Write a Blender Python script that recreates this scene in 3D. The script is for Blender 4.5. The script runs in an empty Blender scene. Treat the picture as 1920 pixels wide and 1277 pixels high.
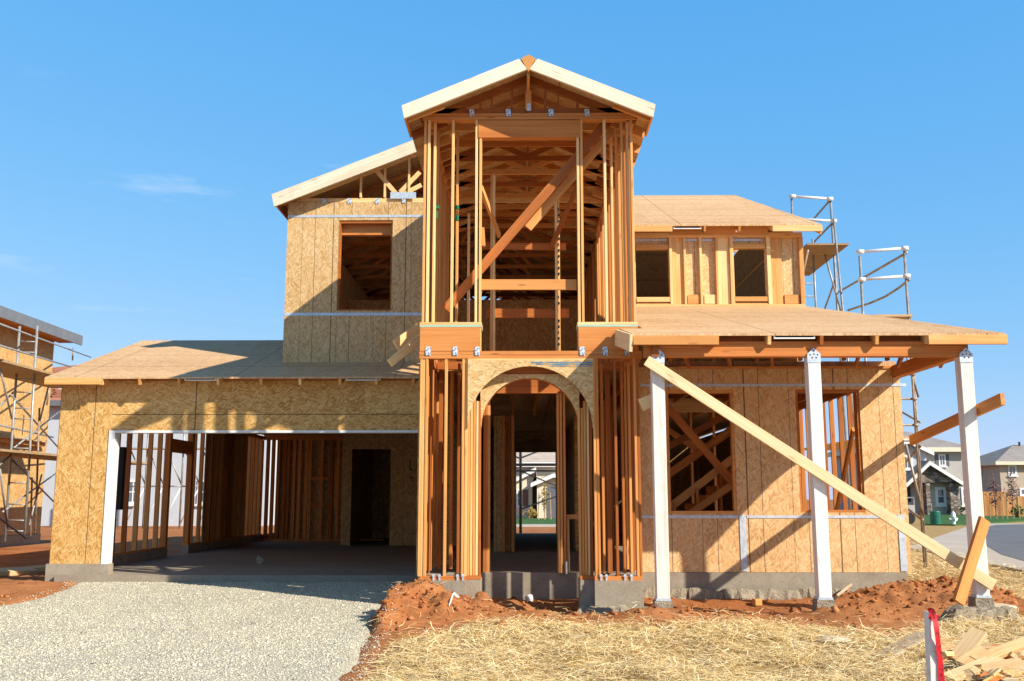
import bpy, math, random
import numpy as np
from mathutils import Vector, Matrix, noise as mnoise
random.seed(7); rng = np.random.default_rng(7)
sc = bpy.context.scene
COL = sc.collection
R = math.radians

# ------------------------------------------------------------------ camera
CAMZ, PITCH, YAW, F = 1.29, R(9.1), R(0.62), 1850.0
CAM = Vector((0, 0, CAMZ))
FWD = Vector((-math.sin(YAW)*math.cos(PITCH), math.cos(YAW)*math.cos(PITCH), math.sin(PITCH)))
RIGHT = Vector((math.cos(YAW), math.sin(YAW), 0))
UP = RIGHT.cross(FWD)
cd = bpy.data.cameras.new('camera'); cam = bpy.data.objects.new('camera', cd); COL.objects.link(cam)
cam.location = CAM; cam.rotation_euler = (math.pi/2 + PITCH, 0, YAW)
cd.sensor_width = 36.0; cd.lens = F/1920*36.0; cd.clip_start = 0.1; cd.clip_end = 3000
sc.camera = cam

def ray(px, py):
    return (FWD + RIGHT*((px-960)/F) + UP*((638.5-py)/F))
def at(px, py, Y):
    """the point of the plane y = Y seen at a pixel of the survey photograph"""
    d = ray(px, py); return CAM + d*(Y/d.y)
def xz(px, py, Y):
    p = at(px, py, Y); return p.x, p.z
def Xp(px, py, Y): return at(px, py, Y).x
def Zp(py, Y, px=980): return at(px, py, Y).z
def gnd(px, py, z=-0.2):
    d = ray(px, py); return CAM + d*((z-CAMZ)/d.z)

# ------------------------------------------------------------------ materials
class NT:
    def __init__(s, name):
        s.m = bpy.data.materials.new(name); s.m.use_nodes = True
        s.t = s.m.node_tree; s.n = s.t.nodes; s.l = s.t.links
        s.b = s.n['Principled BSDF']
    def node(s, typ, ins=None, **kw):
        nd = s.n.new(typ)
        for k, v in kw.items(): setattr(nd, k, v)
        for k, v in (ins or {}).items(): s.put(nd.inputs[k], v)
        return nd
    def put(s, sock, v):
        if isinstance(v, bpy.types.NodeSocket): s.l.new(v, sock)
        else:
            if isinstance(v, (tuple, list)) and sock.type == 'RGBA' and len(v) == 3: v = (*v, 1)
            sock.default_value = v
    def math(s, op, a, b=0.0, c=0.0):
        nd = s.node('ShaderNodeMath', operation=op)
        s.put(nd.inputs[0], a); s.put(nd.inputs[1], b); s.put(nd.inputs[2], c)
        return nd.outputs[0]
    def mix(s, f, a, b, blend='MIX'):
        nd = s.node('ShaderNodeMix', data_type='RGBA', blend_type=blend)
        s.put(nd.inputs[0], f); s.put(nd.inputs[6], a); s.put(nd.inputs[7], b)
        return nd.outputs[2]
    def ramp(s, f, stops, interp='LINEAR'):
        nd = s.node('ShaderNodeValToRGB'); cr = nd.color_ramp; cr.interpolation = interp
        while len(cr.elements) < len(stops): cr.elements.new(0.5)
        for e, (p, c) in zip(cr.elements, stops):
            e.position = p; e.color = (*c, 1) if len(c) == 3 else c
        s.put(nd.inputs[0], f); return nd.outputs[0]
    def noise(s, vec, scale, detail=4, rough=0.55, dim='3D'):
        nd = s.node('ShaderNodeTexNoise', noise_dimensions=dim)
        s.put(nd.inputs['Vector'], vec); s.put(nd.inputs['Scale'], scale)
        s.put(nd.inputs['Detail'], detail); s.put(nd.inputs['Roughness'], rough)
        return nd.outputs[0]
    def obj(s): return s.node('ShaderNodeTexCoord').outputs['Object']
    def rand(s): return s.node('ShaderNodeObjectInfo').outputs['Random']
    def mapping(s, v, loc=(0,0,0), rot=(0,0,0), sca=(1,1,1)):
        nd = s.node('ShaderNodeMapping'); s.put(nd.inputs[0], v)
        nd.inputs[1].default_value = loc; nd.inputs[2].default_value = rot; nd.inputs[3].default_value = sca
        return nd.outputs[0]
    def bump(s, h, strength=0.3, dist=0.01):
        nd = s.node('ShaderNodeBump', {'Height': h}); nd.inputs['Strength'].default_value = strength
        nd.inputs['Distance'].default_value = dist
        s.l.new(nd.outputs[0], s.b.inputs['Normal'])
    def out(s, col, rough=0.75, metal=0.0, spec=0.25):
        s.put(s.b.inputs['Base Color'], col); s.put(s.b.inputs['Roughness'], rough)
        s.b.inputs['Metallic'].default_value = metal
        s.b.inputs['Specular IOR Level'].default_value = spec
        return s.m

def lumber(name, lo, mid, hi, knots=0.5, var=0.35):
    """sawn softwood: grain along local X, each board its own tone"""
    t = NT(name); o = t.obj(); r = t.rand()
    off = t.node('ShaderNodeCombineXYZ', {0: t.math('MULTIPLY', r, 37.0), 1: t.math('MULTIPLY', r, 11.0), 2: t.math('MULTIPLY', r, 23.0)}).outputs[0]
    v = t.node('ShaderNodeVectorMath', {0: o, 1: off}, operation='ADD').outputs[0]
    g = t.noise(t.mapping(v, sca=(0.9, 42, 42)), 1.0, 5, 0.6)
    g2 = t.noise(t.mapping(v, sca=(0.35, 7, 7)), 1.0, 3, 0.5)
    f = t.math('ADD', t.math('MULTIPLY', g, 0.65), t.math('MULTIPLY', g2, 0.45))
    f = t.math('ADD', f, t.math('MULTIPLY', t.math('SUBTRACT', r, 0.5), var))
    c = t.ramp(f, [(0.3, lo), (0.52, mid), (0.78, hi)])
    kn = t.node('ShaderNodeTexVoronoi', {'Vector': t.mapping(v, sca=(1.7, 8.5, 8.5)), 'Scale': 1.0}).outputs['Distance']
    kf = t.ramp(kn, [(0.05, (1,1,1)), (0.16, (0,0,0))])
    c = t.mix(t.math('MULTIPLY', kf, knots), c, (lo[0]*0.45, lo[1]*0.36, lo[2]*0.3))
    sm = t.noise(v, 3.0, 4, 0.6)
    c = t.mix(t.math('MULTIPLY', t.ramp(sm, [(0.55,(0,0,0)),(0.75,(1,1,1))]), 0.18), c, (0.16, 0.10, 0.06))
    t.bump(g, 0.15, 0.004)
    return t.out(c, 0.72, 0, 0.3)

def osb(name, plane, lo, mid, hi, fl=0.0, vlines=None, hlines=None, wear=0.25, sheet=None):
    """strand board: three layers of long flakes in cells, printed nailing lines and panel joints"""
    t = NT(name); o = t.obj(); sx = t.node('ShaderNodeSeparateXYZ', {0: o})
    u, v = {'xz': (0, 2), 'xy': (0, 1), 'yz': (1, 2)}[plane]
    if fl: u, v = v, u
    uv = t.node('ShaderNodeCombineXYZ', {0: sx.outputs[u], 1: sx.outputs[v], 2: 0.0}).outputs[0]
    wob = t.noise(uv, 6.0, 2); uvw = t.node('ShaderNodeVectorMath', {0: uv, 1: t.node('ShaderNodeCombineXYZ', {0: t.math('MULTIPLY', wob, 0.018), 1: t.math('MULTIPLY', wob, 0.018)}).outputs[0]}, operation='ADD').outputs[0]
    vals = []
    for k, (a, sx_, sy_) in enumerate(((6, 8.5, 58.0), (-24, 10.0, 52.0), (33, 9.0, 46.0), (-58, 12.0, 50.0))):
        m = t.mapping(uvw, loc=(3.1*k, 1.7*k, 0), rot=(0, 0, R(a)))
        m = t.mapping(m, sca=(sx_, sy_, 1))
        vo = t.node('ShaderNodeTexVoronoi', {'Vector': m, 'Scale': 1.0}, voronoi_dimensions='2D')
        s3 = t.node('ShaderNodeSeparateColor', {0: vo.outputs['Color']})
        vals.append((s3.outputs[0], s3.outputs[1], vo.outputs['Distance']))
    val = vals[0][0]; ed = vals[0][2]
    for (a, b, d), thr in zip(vals[1:], (0.6, 0.68, 0.8)):
        st = t.math('GREATER_THAN', b, thr)
        val = t.mix(st, val, a); ed = t.mix(st, ed, d)
    fine = t.noise(t.mapping(uvw, sca=(14, 60, 1)), 1.0, 5, 0.65)
    f = t.math('ADD', t.math('MULTIPLY', val, 0.55), t.math('MULTIPLY', fine, 0.55))
    big = t.noise(uv, 0.9, 3); f = t.math('ADD', f, t.math('MULTIPLY', t.math('SUBTRACT', big, 0.5), wear))
    if sheet:
        su = t.math('FLOOR', t.math('MULTIPLY', sx.outputs[{'xz':0,'xy':0,'yz':1}[plane]], 1/sheet[0])); sv = t.math('FLOOR', t.math('MULTIPLY', sx.outputs[{'xz':2,'xy':1,'yz':2}[plane]], 1/sheet[1]))
        wn_ = t.node('ShaderNodeTexWhiteNoise', {0: t.node('ShaderNodeCombineXYZ', {0: su, 1: sv}).outputs[0]}, noise_dimensions='2D').outputs[0]
        f = t.math('ADD', f, t.math('MULTIPLY', t.math('SUBTRACT', wn_, 0.5), sheet[2]))
    c = t.ramp(f, [(0.1, lo), (0.42, mid), (0.75, (mid[0]*.5+hi[0]*.5, mid[1]*.5+hi[1]*.5, mid[2]*.5+hi[2]*.5)), (1.0, hi)])
    eds = t.ramp(ed, [(0.45, (0,0,0)), (0.85, (1,1,1))])
    c = t.mix(t.math('MULTIPLY', eds, 0.3), c, (lo[0]*.75, lo[1]*.7, lo[2]*.6))
    def lines(c, src, period, off, w, dark, amt):
        x = t.math('FRACT', t.math('ADD', t.math('MULTIPLY', src, 1/period), off))
        msk = t.math('LESS_THAN', t.math('ABSOLUTE', t.math('SUBTRACT', x, 0.5)), w/period/2)
        return t.mix(t.math('MULTIPLY', msk, amt), c, dark)
    for (per, off, w, amt) in (vlines or ()): c = lines(c, sx.outputs[{'xz':0,'xy':0,'yz':1}[plane]], per, off, w, (0.07, 0.04, 0.02), amt)
    for (per, off, w, amt) in (hlines or ()): c = lines(c, sx.outputs[{'xz':2,'xy':1,'yz':2}[plane]], per, off, w, (0.07, 0.04, 0.02), amt)
    t.bump(f, 0.35, 0.006)
    return t.out(c, 0.7, 0, 0.3)

def rough_mat(name, stops, scale, bump=0.4, dist=0.02, rough=0.9, metal=0, spec=0.2, detail=6, scale2=None):
    t = NT(name); o = t.obj(); f = t.noise(o, scale, detail, 0.62)
    if scale2: f = t.math('ADD', t.math('MULTIPLY', f, 0.6), t.math('MULTIPLY', t.noise(o, scale2, 3), 0.4))
    t.bump(f, bump, dist); return t.out(t.ramp(f, stops), rough, metal, spec)

M = {}
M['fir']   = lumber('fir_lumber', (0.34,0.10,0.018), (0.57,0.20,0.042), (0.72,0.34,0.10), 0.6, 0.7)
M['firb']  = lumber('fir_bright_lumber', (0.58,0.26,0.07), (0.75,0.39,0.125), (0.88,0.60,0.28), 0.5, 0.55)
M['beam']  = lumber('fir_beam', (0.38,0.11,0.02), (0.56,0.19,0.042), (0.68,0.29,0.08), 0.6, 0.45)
M['pale']  = lumber('pale_brace_lumber', (0.56,0.36,0.16), (0.74,0.53,0.27), (0.84,0.66,0.40), 0.5)
M['scrapw']= lumber('offcut_lumber', (0.42,0.22,0.08), (0.62,0.38,0.17), (0.76,0.55,0.30), 0.3)
M['grey_w']= lumber('weathered_lumber', (0.22,0.16,0.10), (0.40,0.30,0.19), (0.55,0.44,0.30), 0.4)
M['fascia']= lumber('whitewood_fascia', (0.67,0.54,0.36), (0.79,0.67,0.48), (0.86,0.77,0.61), 0.5, 0.2)
M['post']  = lumber('primed_post', (0.62,0.50,0.41), (0.78,0.70,0.62), (0.87,0.83,0.77), 0.3, 0.15)
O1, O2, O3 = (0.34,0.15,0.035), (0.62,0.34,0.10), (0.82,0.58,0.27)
M['osb_g'] = osb('strandboard_garage', 'xz', (0.26,0.11,0.02), (0.56,0.30,0.075), (0.82,0.58,0.26), 0, ((6.9,0.335,0.02,0.85),(1.39,0.2,0.008,0.3)), ((0.62,0.06,0.016,0.8),), 0.3, (2.78,1.4,0.16))
M['osb_gv']= osb('strandboard_garage_pier', 'xz', (0.26,0.11,0.02), (0.56,0.30,0.075), (0.82,0.58,0.26), 1, ((0.62,0.66,0.016,0.75),))
M['osb_u'] = osb('strandboard_upper', 'xz', (0.34,0.18,0.06), (0.58,0.345,0.13), (0.78,0.58,0.32), 1, ((0.70,0.2,0.012,0.75),(0.70,0.55,0.01,0.5),(1.4,0.1,0.018,0.8)), None, 0.25, (1.4,3,0.14))
M['osb_r'] = osb('strandboard_right', 'xz', (0.42,0.20,0.065), (0.66,0.385,0.155), (0.82,0.62,0.34), 1, ((0.70,0.24,0.012,0.75),(0.70,0.57,0.010,0.6),(1.4,0.03,0.018,0.8)), None, 0.25, (1.4,2.1,0.16))
M['osb_a'] = osb('strandboard_arch', 'xz', (0.32,0.17,0.06), (0.60,0.37,0.14), (0.84,0.66,0.36))
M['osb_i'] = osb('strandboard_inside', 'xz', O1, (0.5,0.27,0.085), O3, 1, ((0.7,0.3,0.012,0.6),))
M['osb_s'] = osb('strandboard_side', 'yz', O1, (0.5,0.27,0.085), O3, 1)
M['osb_roof'] = osb('strandboard_roof', 'xy', (0.38,0.20,0.08), (0.56,0.33,0.15), (0.74,0.52,0.29), 0, ((2.78,0.3,0.02,0.6),(0.695,0.3,0.008,0.2)), ((1.25,0.1,0.022,0.85),), 0.25, (2.78,1.25,0.22))
M['conc']  = rough_mat('concrete', [(0.3,(0.22,0.18,0.13)),(0.55,(0.34,0.285,0.21)),(0.8,(0.44,0.38,0.29))], 3.5, 0.25, 0.01, 0.9, scale2=30)
M['concr'] = rough_mat('rough_concrete', [(0.25,(0.15,0.115,0.075)),(0.5,(0.31,0.255,0.18)),(0.8,(0.43,0.365,0.27))], 9, 1.0, 0.06, 0.95, scale2=40)
M['slab']  = rough_mat('garage_slab', [(0.3,(0.24,0.19,0.14)),(0.6,(0.33,0.27,0.2)),(0.8,(0.42,0.35,0.27))], 1.2, 0.1, 0.005, 0.85, scale2=20)
M['galv']  = rough_mat('galvanised_steel', [(0.3,(0.42,0.48,0.53)),(0.6,(0.60,0.66,0.70)),(0.8,(0.72,0.77,0.8))], 22, 0.35, 0.004, 0.5, 0.35, 0.5)
M['tie']   = rough_mat('tie_plate', [(0.42,(0.08,0.09,0.1)),(0.5,(0.62,0.70,0.76)),(0.8,(0.8,0.86,0.9))], 38, 0.4, 0.004, 0.5, 0.2, 0.5)
M['white'] = rough_mat('white_primer', [(0.3,(0.72,0.70,0.66)),(0.7,(0.80,0.79,0.76))], 6, 0.1, 0.004, 0.6)
M['dark']  = rough_mat('dark_enamel', [(0.3,(0.018,0.022,0.022)),(0.7,(0.035,0.042,0.042))], 4, 0.05, 0.004, 0.5)
M['pipe']  = rough_mat('scaffold_steel', [(0.3,(0.20,0.19,0.18)),(0.55,(0.34,0.34,0.33)),(0.8,(0.48,0.47,0.45))], 5, 0.2, 0.003, 0.5, 0.45, 0.4)
M['pipel'] = rough_mat('light_scaffold_steel', [(.3,(.26,.26,.25)),(.6,(.38,.38,.37)),(.8,(.50,.49,.47))], 6, .15, .003, .5, .3, .4)
M['pipew'] = rough_mat('white_rail_steel', [(0.3,(0.66,0.67,0.67)),(0.7,(0.8,0.8,0.8))], 7, 0.1, 0.003, 0.45, 0.1, 0.4)
M['piper'] = rough_mat('rusty_scaffold_steel', [(0.3,(0.16,0.10,0.06)),(0.55,(0.36,0.29,0.22)),(0.8,(0.52,0.46,0.38))], 6, 0.2, 0.003, 0.55, 0.3, 0.4)
M['plankw']= lumber('scaffold_plank_wood', (0.26,0.15,0.07), (0.42,0.27,0.13), (0.56,0.40,0.22), 0.3)
M['inkb']  = rough_mat('blue_spray_paint', [(0.44,(0.50,0.36,0.18)),(0.52,(0.12,0.24,0.34)),(0.8,(0.05,0.15,0.26))], 7, 0.1, 0.002, 0.7)
M['fgrey'] = rough_mat('grey_fascia_paint', [(.3,(.13,.14,.155)),(.7,(.17,.18,.195))], 3, .1, .003, .6)
M['mint']  = rough_mat('mint_sill_foam', [(0.3,(0.30,0.52,0.40)),(0.7,(0.40,0.62,0.48))], 8, 0.1, 0.003, 0.7)
M['green_p']= rough_mat('green_marking_paint', [(0.3,(0.02,0.16,0.07)),(0.7,(0.03,0.26,0.12))], 9, 0.1, 0.002, 0.6)
M['ink']   = rough_mat('black_stamp_ink', [(0.3,(0.03,0.025,0.02)),(0.7,(0.08,0.06,0.04))], 9, 0.1, 0.002, 0.7)
def add_spotty():
    pass

# ------------------------------------------------------------------ object helpers
WORLD = {}
def setp(o, parent, Mw):
    WORLD[o.name] = Mw
    if parent is not None:
        o.parent = parent; o.matrix_parent_inverse = WORLD[parent.name].inverted()
    o.matrix_basis = Mw
def tag(o, label=None, cat=None, group=None, kind=None):
    if label: o['label'] = label
    if cat: o['category'] = cat
    if group: o['group'] = group
    if kind: o['kind'] = kind
    return o
def empty(name, loc, label, cat, group=None):
    o = bpy.data.objects.new(name, None); COL.objects.link(o); o.empty_display_size = 0.2
    setp(o, None, Matrix.Translation(Vector(loc))); return tag(o, label, cat, group)

class MB:
    def __init__(s): s.v = []; s.f = []
    def add(s, vs, fs):
        n = len(s.v); s.v += [tuple(p) for p in vs]; s.f += [tuple(i+n for i in f) for f in fs]; return s
    def box(s, x0, x1, y0, y1, z0, z1):
        if x0 > x1: x0, x1 = x1, x0
        if y0 > y1: y0, y1 = y1, y0
        if z0 > z1: z0, z1 = z1, z0
        return s.add([(x0,y0,z0),(x1,y0,z0),(x1,y1,z0),(x0,y1,z0),(x0,y0,z1),(x1,y0,z1),(x1,y1,z1),(x0,y1,z1)],
              [(0,3,2,1),(4,5,6,7),(0,1,5,4),(1,2,6,5),(2,3,7,6),(3,0,4,7)])
    def hexa(s, bot, top):
        return s.add(list(bot)+list(top), [(3,2,1,0),(4,5,6,7),(0,1,5,4),(1,2,6,5),(2,3,7,6),(3,0,4,7)])
    def bar(s, p, q, w, t, up=(0,0,1), c=0.0):
        p, q = Vector(p), Vector(q); d = (q-p).normalized(); up = Vector(up)
        if abs(d.dot(up)) > 0.98: up = Vector((0,1,0))
        sd = up.cross(d).normalized(); u = d.cross(sd)
        hw, ht = w/2, t/2
        if c <= 0: prof = [(-ht,-hw),(ht,-hw),(ht,hw),(-ht,hw)]
        else: prof = [(-ht+c,-hw),(ht-c,-hw),(ht,-hw+c),(ht,hw-c),(ht-c,hw),(-ht+c,hw),(-ht,hw-c),(-ht,-hw+c)]
        n = len(prof); vs = [e + sd*a + u*b for e in (p, q) for a, b in prof]
        fs = [tuple(range(n-1,-1,-1)), tuple(range(n, 2*n))] + [(i, (i+1)%n, n+(i+1)%n, n+i) for i in range(n)]
        return s.add(vs, fs)
    def tube(s, p, q, r, n=8, r2=None, cap=True):
        p, q = Vector(p), Vector(q); d = (q-p).normalized()
        up = Vector((0,0,1)) if abs(d.z) < 0.95 else Vector((0,1,0))
        a = up.cross(d).normalized(); b = d.cross(a); r2 = r if r2 is None else r2
        vs = [e + (a*math.cos(2*math.pi*i/n) + b*math.sin(2*math.pi*i/n))*rr for e, rr in ((p, r), (q, r2)) for i in range(n)]
        fs = [(i, (i+1)%n, n+(i+1)%n, n+i) for i in range(n)]
        if cap: fs += [tuple(range(n-1,-1,-1)), tuple(range(n, 2*n))]
        return s.add(vs, fs)
    def path(s, pts, r, n=6):
        for a, b in zip(pts[:-1], pts[1:]): s.tube(a, b, r, n)
        return s
    def prism(s, poly, y0, y1, plane='xz'):
        """polygon (counter-clockwise seen from -y) extruded along y (or x for plane 'yz')"""
        n = len(poly)
        if plane == 'xz': vs = [(a, y, b) for y in (y0, y1) for a, b in poly]
        elif plane == 'yz': vs = [(x, a, b) for x in (y0, y1) for a, b in poly]
        else: vs = [(a, b, z) for z in (y0, y1) for a, b in poly]
        return s.add(vs, [tuple(range(n)), tuple(range(2*n-1, n-1, -1))] + [((i+1)%n, i, n+i, n+(i+1)%n) for i in range(n)])
    def wall(s, x0, x1, z0, z1, holes, y0, y1, swap=False):
        """slab in the xz plane (yz with swap) with rectangular openings (a0,a1,b0,b1)"""
        xs = sorted({x0, x1, *[min(max(h[i], x0), x1) for h in holes for i in (0, 1)]})
        zs = sorted({z0, z1, *[min(max(h[i], z0), z1) for h in holes for i in (2, 3)]})
        def solid(i, j):
            if not (0 <= i < len(xs)-1 and 0 <= j < len(zs)-1): return False
            cx, cz = (xs[i]+xs[i+1])/2, (zs[j]+zs[j+1])/2
            return not any(h[0] < cx < h[1] and h[2] < cz < h[3] for h in holes)
        P = (lambda x, y, z: (y, x, z)) if swap else (lambda x, y, z: (x, y, z))
        for i in range(len(xs)-1):
            for j in range(len(zs)-1):
                if not solid(i, j): continue
                a, b, c, d = xs[i], xs[i+1], zs[j], zs[j+1]
                s.add([P(a,y0,c),P(b,y0,c),P(b,y0,d),P(a,y0,d)], [(0,1,2,3)])
                s.add([P(a,y1,c),P(b,y1,c),P(b,y1,d),P(a,y1,d)], [(3,2,1,0)])
                if not solid(i-1, j): s.add([P(a,y0,c),P(a,y1,c),P(a,y1,d),P(a,y0,d)], [(3,2,1,0)])
                if not solid(i+1, j): s.add([P(b,y0,c),P(b,y1,c),P(b,y1,d),P(b,y0,d)], [(0,1,2,3)])
                if not solid(i, j-1): s.add([P(a,y0,c),P(b,y0,c),P(b,y1,c),P(a,y1,c)], [(3,2,1,0)])
                if not solid(i, j+1): s.add([P(a,y0,d),P(b,y0,d),P(b,y1,d),P(a,y1,d)], [(0,1,2,3)])
        return s
    def build(s, name, mat, parent=None, label=None, smooth=False, origin=None, kind=None):
        me = bpy.data.meshes.new(name)
        og = Vector(origin) if origin is not None else Vector((0,0,0))
        me.from_pydata([tuple(Vector(p)-og) for p in s.v], [], s.f); me.update()
        if isinstance(mat, str): mat = M[mat]
        me.materials.append(mat)
        if smooth: me.polygons.foreach_set('use_smooth', [True]*len(me.polygons))
        o = bpy.data.objects.new(name, me); COL.objects.link(o)
        setp(o, parent, Matrix.Translation(og))
        if label: o['label'] = label
        if kind: o['kind'] = kind
        return o

def beam(name, p, q, w, t, mat, parent=None, up=(0,0,1), c=0.003, cut=(0,0)):
    """one board: local X runs from p to q, w along local Z (towards up), t along local Y"""
    p, q = Vector(p), Vector(q); L = (q-p).length; d = (q-p)/L; up = Vector(up)
    if abs(d.dot(up)) > 0.98: up = Vector((0,1,0))
    y = up.cross(d).normalized(); z = d.cross(y)
    Mw = Matrix((( d.x,y.x,z.x,p.x),(d.y,y.y,z.y,p.y),(d.z,y.z,z.z,p.z),(0,0,0,1)))
    m = MB().bar((0,0,0), (L,0,0), w, t, (0,0,1), c)
    if cut != (0,0):     # bevelled ends: shift of the upper edge at each end
        vs = []
        for (a,b,h) in m.v: vs.append((a + (cut[0] if a < L/2 else cut[1])*(h/w), b, h))
        m.v = vs
    me = bpy.data.meshes.new(name); me.from_pydata(m.v, [], m.f); me.update()
    me.materials.append(M[mat] if isinstance(mat, str) else mat)
    o = bpy.data.objects.new(name, me); COL.objects.link(o); setp(o, parent, Mw); return o
def pbeam(name, a, b, w, t, mat, parent=None, Y=None, Y2=None, **k):
    """board between two survey pixels at depth Y (to Y2), w = height in the picture plane"""
    return beam(name, at(*a, Y), at(*b, Y if Y2 is None else Y2), w, t, mat, parent, **k)
def stud(x, z0, z1, y, mat='fir', parent=None, w=0.036, d=0.11, name='stud'):
    dx, dy = random.uniform(-.004,.004), random.uniform(-.006,.006)
    return beam(name, (x,y+dy,z0), (x+dx,y+dy,z1), d, w, mat, parent, up=(0,1,0))
def pbox(name, px0, py0, px1, py1, Y, d, mat, parent=None, **k):
    """block whose front face fills a survey rectangle at depth Y, d deep"""
    pm = (py0+py1)/2; x0 = Xp(px0, pm, Y); x1 = Xp(px1, pm, Y); z1 = Zp(py0, Y, (px0+px1)/2); z0 = Zp(py1, Y, (px0+px1)/2)
    return MB().box(x0, x1, Y, Y+d, z0, z1).build(name, mat, parent, origin=((x0+x1)/2, Y, z0), **k)
# ================================================================== THE HOUSE
YT, YG, YU, YR, YW = 13.9, 17.3, 18.4, 15.4, 20.5
XL, XR = -1.47, 1.68
ZF = 0.18
ZB = 33.0
house = empty('unfinished_house', (0, 15.4, 0), 'unfinished two-storey timber house of bare framing and strandboard with an open tower over its arch', 'house')
H = house

# ---- concrete
fd = MB()
xs0 = Xp(783, 1100, YT); xs1 = Xp(873, 1100, YT); xs2 = Xp(901, 1100, 14.04)
xr0 = Xp(1088, 1100, 14.04); xr1 = Xp(1115, 1100, YT); xr2 = Xp(1206, 1100, YT)
fd.box(xs0, xs1, YT-.04, 14.55, -.7, ZF); fd.box(xs1+.001, xs2, 14.02, 14.55, -.7, ZF-.002)
fd.box(xr1, xr2, YT-.04, 14.55, -.7, ZF); fd.box(xr0, xr1-.001, 14.02, 14.55, -.7, ZF-.002)
fd.box(xs0, xs0+.2, 14.551, 17.25, -.7, ZF); fd.box(xr2-.2, xr2, 14.551, 15.34, -.7, ZF)
fx_ = Xp(1700, 1076, YR); fd.box(-1.24, fx_, YR-.03, 15.62, -.7, ZF); fd.box(-1.24, fx_-.02, 15.621, ZB, -.7, ZF-.012)
foundation = fd.build('foundation', 'conc', H)
g = MB(); g.box(-8.2, Xp(203, 1070, YG), YG-.03, YG+.2, -.7, ZF); g.box(-8.2, -8.0, YG+.201, 22.6, -.7, ZF); g.box(-8.2, -8.0, 24.0, ZB, -.7, ZF)
g.build('stem_wall', 'conc', foundation)
MB().box(-7.999, -1.245, YG-.12, ZB, -.5, 0.0).build('garage_slab', 'slab', H)
# rough footing that squeezed out under the pours
def rough_lump(name, x0, x1, y0, y1, z0, z1, mat, parent, n=14, amp=.05, seed=0):
    vs, fs = [], []; nx = max(4, int((x1-x0)/.06)); ny = max(3, int((y1-y0)/.06))
    for j in range(ny+1):
        for i in range(nx+1):
            x = x0+(x1-x0)*i/nx; y = y0+(y1-y0)*j/ny
            e = min(i, nx-i, j, ny-j)
            p = Vector((x*5+seed, y*5, seed))
            q = mnoise.noise(p)*amp + mnoise.noise(p*3)*amp*.6
            z = z1+q if e >= 1 else z0
            dx = mnoise.noise(p*2+Vector((9,0,0)))*amp*(1.4 if e < 2 else .4); dy = mnoise.noise(p*2+Vector((0,9,0)))*amp*(1.4 if e < 2 else .4)
            if e == 1: z = z1 - .25*(z1-z0) + q
            vs.append((x+dx, y+dy, z))
    for j in range(ny):
        for i in range(nx):
            a = j*(nx+1)+i; fs.append((a, a+1, a+nx+2, a+nx+1))
    m = MB(); m.add(vs, fs); return m.build(name, mat, parent)
rough_lump('footing', xr0-.16, xr2+.2, 13.52, 13.98, -.6, -.17, 'concr', foundation, seed=3, amp=.07)
rough_lump('footing', xr2, 5.6, 15.1, 15.38, -.6, -.05, 'concr', foundation, seed=8, amp=.07)

# ---- garage front
jx = Xp(203, 900, YG); hz = Zp(811, YG); gx1 = Xp(789, 900, YG); gtop = 3.36
gw = MB(); gw.wall(jx-.0, -1.24, 0.05, gtop, [(jx+.01, gx1, -1, hz)], YG, YG+.14)
gfront = gw.build('garage_front_wall', 'osb_g', H)
MB().box(-8.16, jx-.001, YG-.004, YG+.14, ZF, gtop).build('sheathing_pier', 'osb_gv', gfront)
fr = MB(); fr.box(jx-.03, jx+.075, YG-.02, YG+.2, 0.0, hz-.002); fr.box(jx-.03, gx1, YG-.024, YG+.2, hz-.001, hz+.04)
fr.build('door_frame', 'white', gfront)
hd = MB(); hd.box(jx, gx1, YG+.16, YG+.3, hz+.01, hz+.4); hd.build('header', 'beam', gfront)

# ---- garage roof
ez = Zp(706, 16.95); rz = Zp(637, 21.2); gs = (rz-ez)/(21.2-16.95)
gr = MB()
gr.hexa([(-8.3,16.95,ez-.03),(-1.5,16.95,ez-.03),(-1.5,21.2,rz-.03),(-8.3,21.2,rz-.03)], [(-8.3,16.95,ez),(-1.5,16.95,ez),(-1.5,21.2,rz),(-8.3,21.2,rz)])
gr.hexa([(-8.3,21.2,rz-.03),(-1.5,21.2,rz-.03),(-1.5,25.6,ez-.1),(-8.3,25.6,ez-.1)], [(-8.3,21.2,rz),(-1.5,21.2,rz),(-1.5,25.6,ez-.07),(-8.3,25.6,ez-.07)])
groof = gr.build('garage_roof', 'osb_roof', H)
def tails(pxs, py, Y, slope, ztop, L, h, parent, mat='firb', w=.045):
    for px in pxs:
        x = Xp(px, py, Y)
        beam('rafter_tail', (x, Y+.015, ztop-.032-h/2), (x, Y+L, ztop-.032-h/2+slope*(L-.015)), h, w, mat, parent)
tails([190, 261, 335, 408, 489, 562, 637, 705, 775], 712, 16.95, gs, ez, 1.3, .105, groof)
beam('fascia', (-8.29, 16.93, ez-.075), (Xp(189,712,16.93), 16.93, ez-.075), .115, .035, 'firb', groof)
beam('fascia', (-8.28, 16.97, ez-.085), (-8.28, 21.2, rz-.085), .11, .035, 'fir', groof)
bl = MB()
xs_ = [Xp(p, 712, 17.0) for p in (190, 261, 335, 408, 489, 562, 637, 705, 775)]
for k, (a, b) in enumerate(zip(xs_[:-1], xs_[1:])):
    if k not in (2, 6): bl.box(a+.024, b-.024, 17.22, 17.26, ez-.03, ez+.045)
bl.build('eave_blocking', 'fir', groof)
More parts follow.
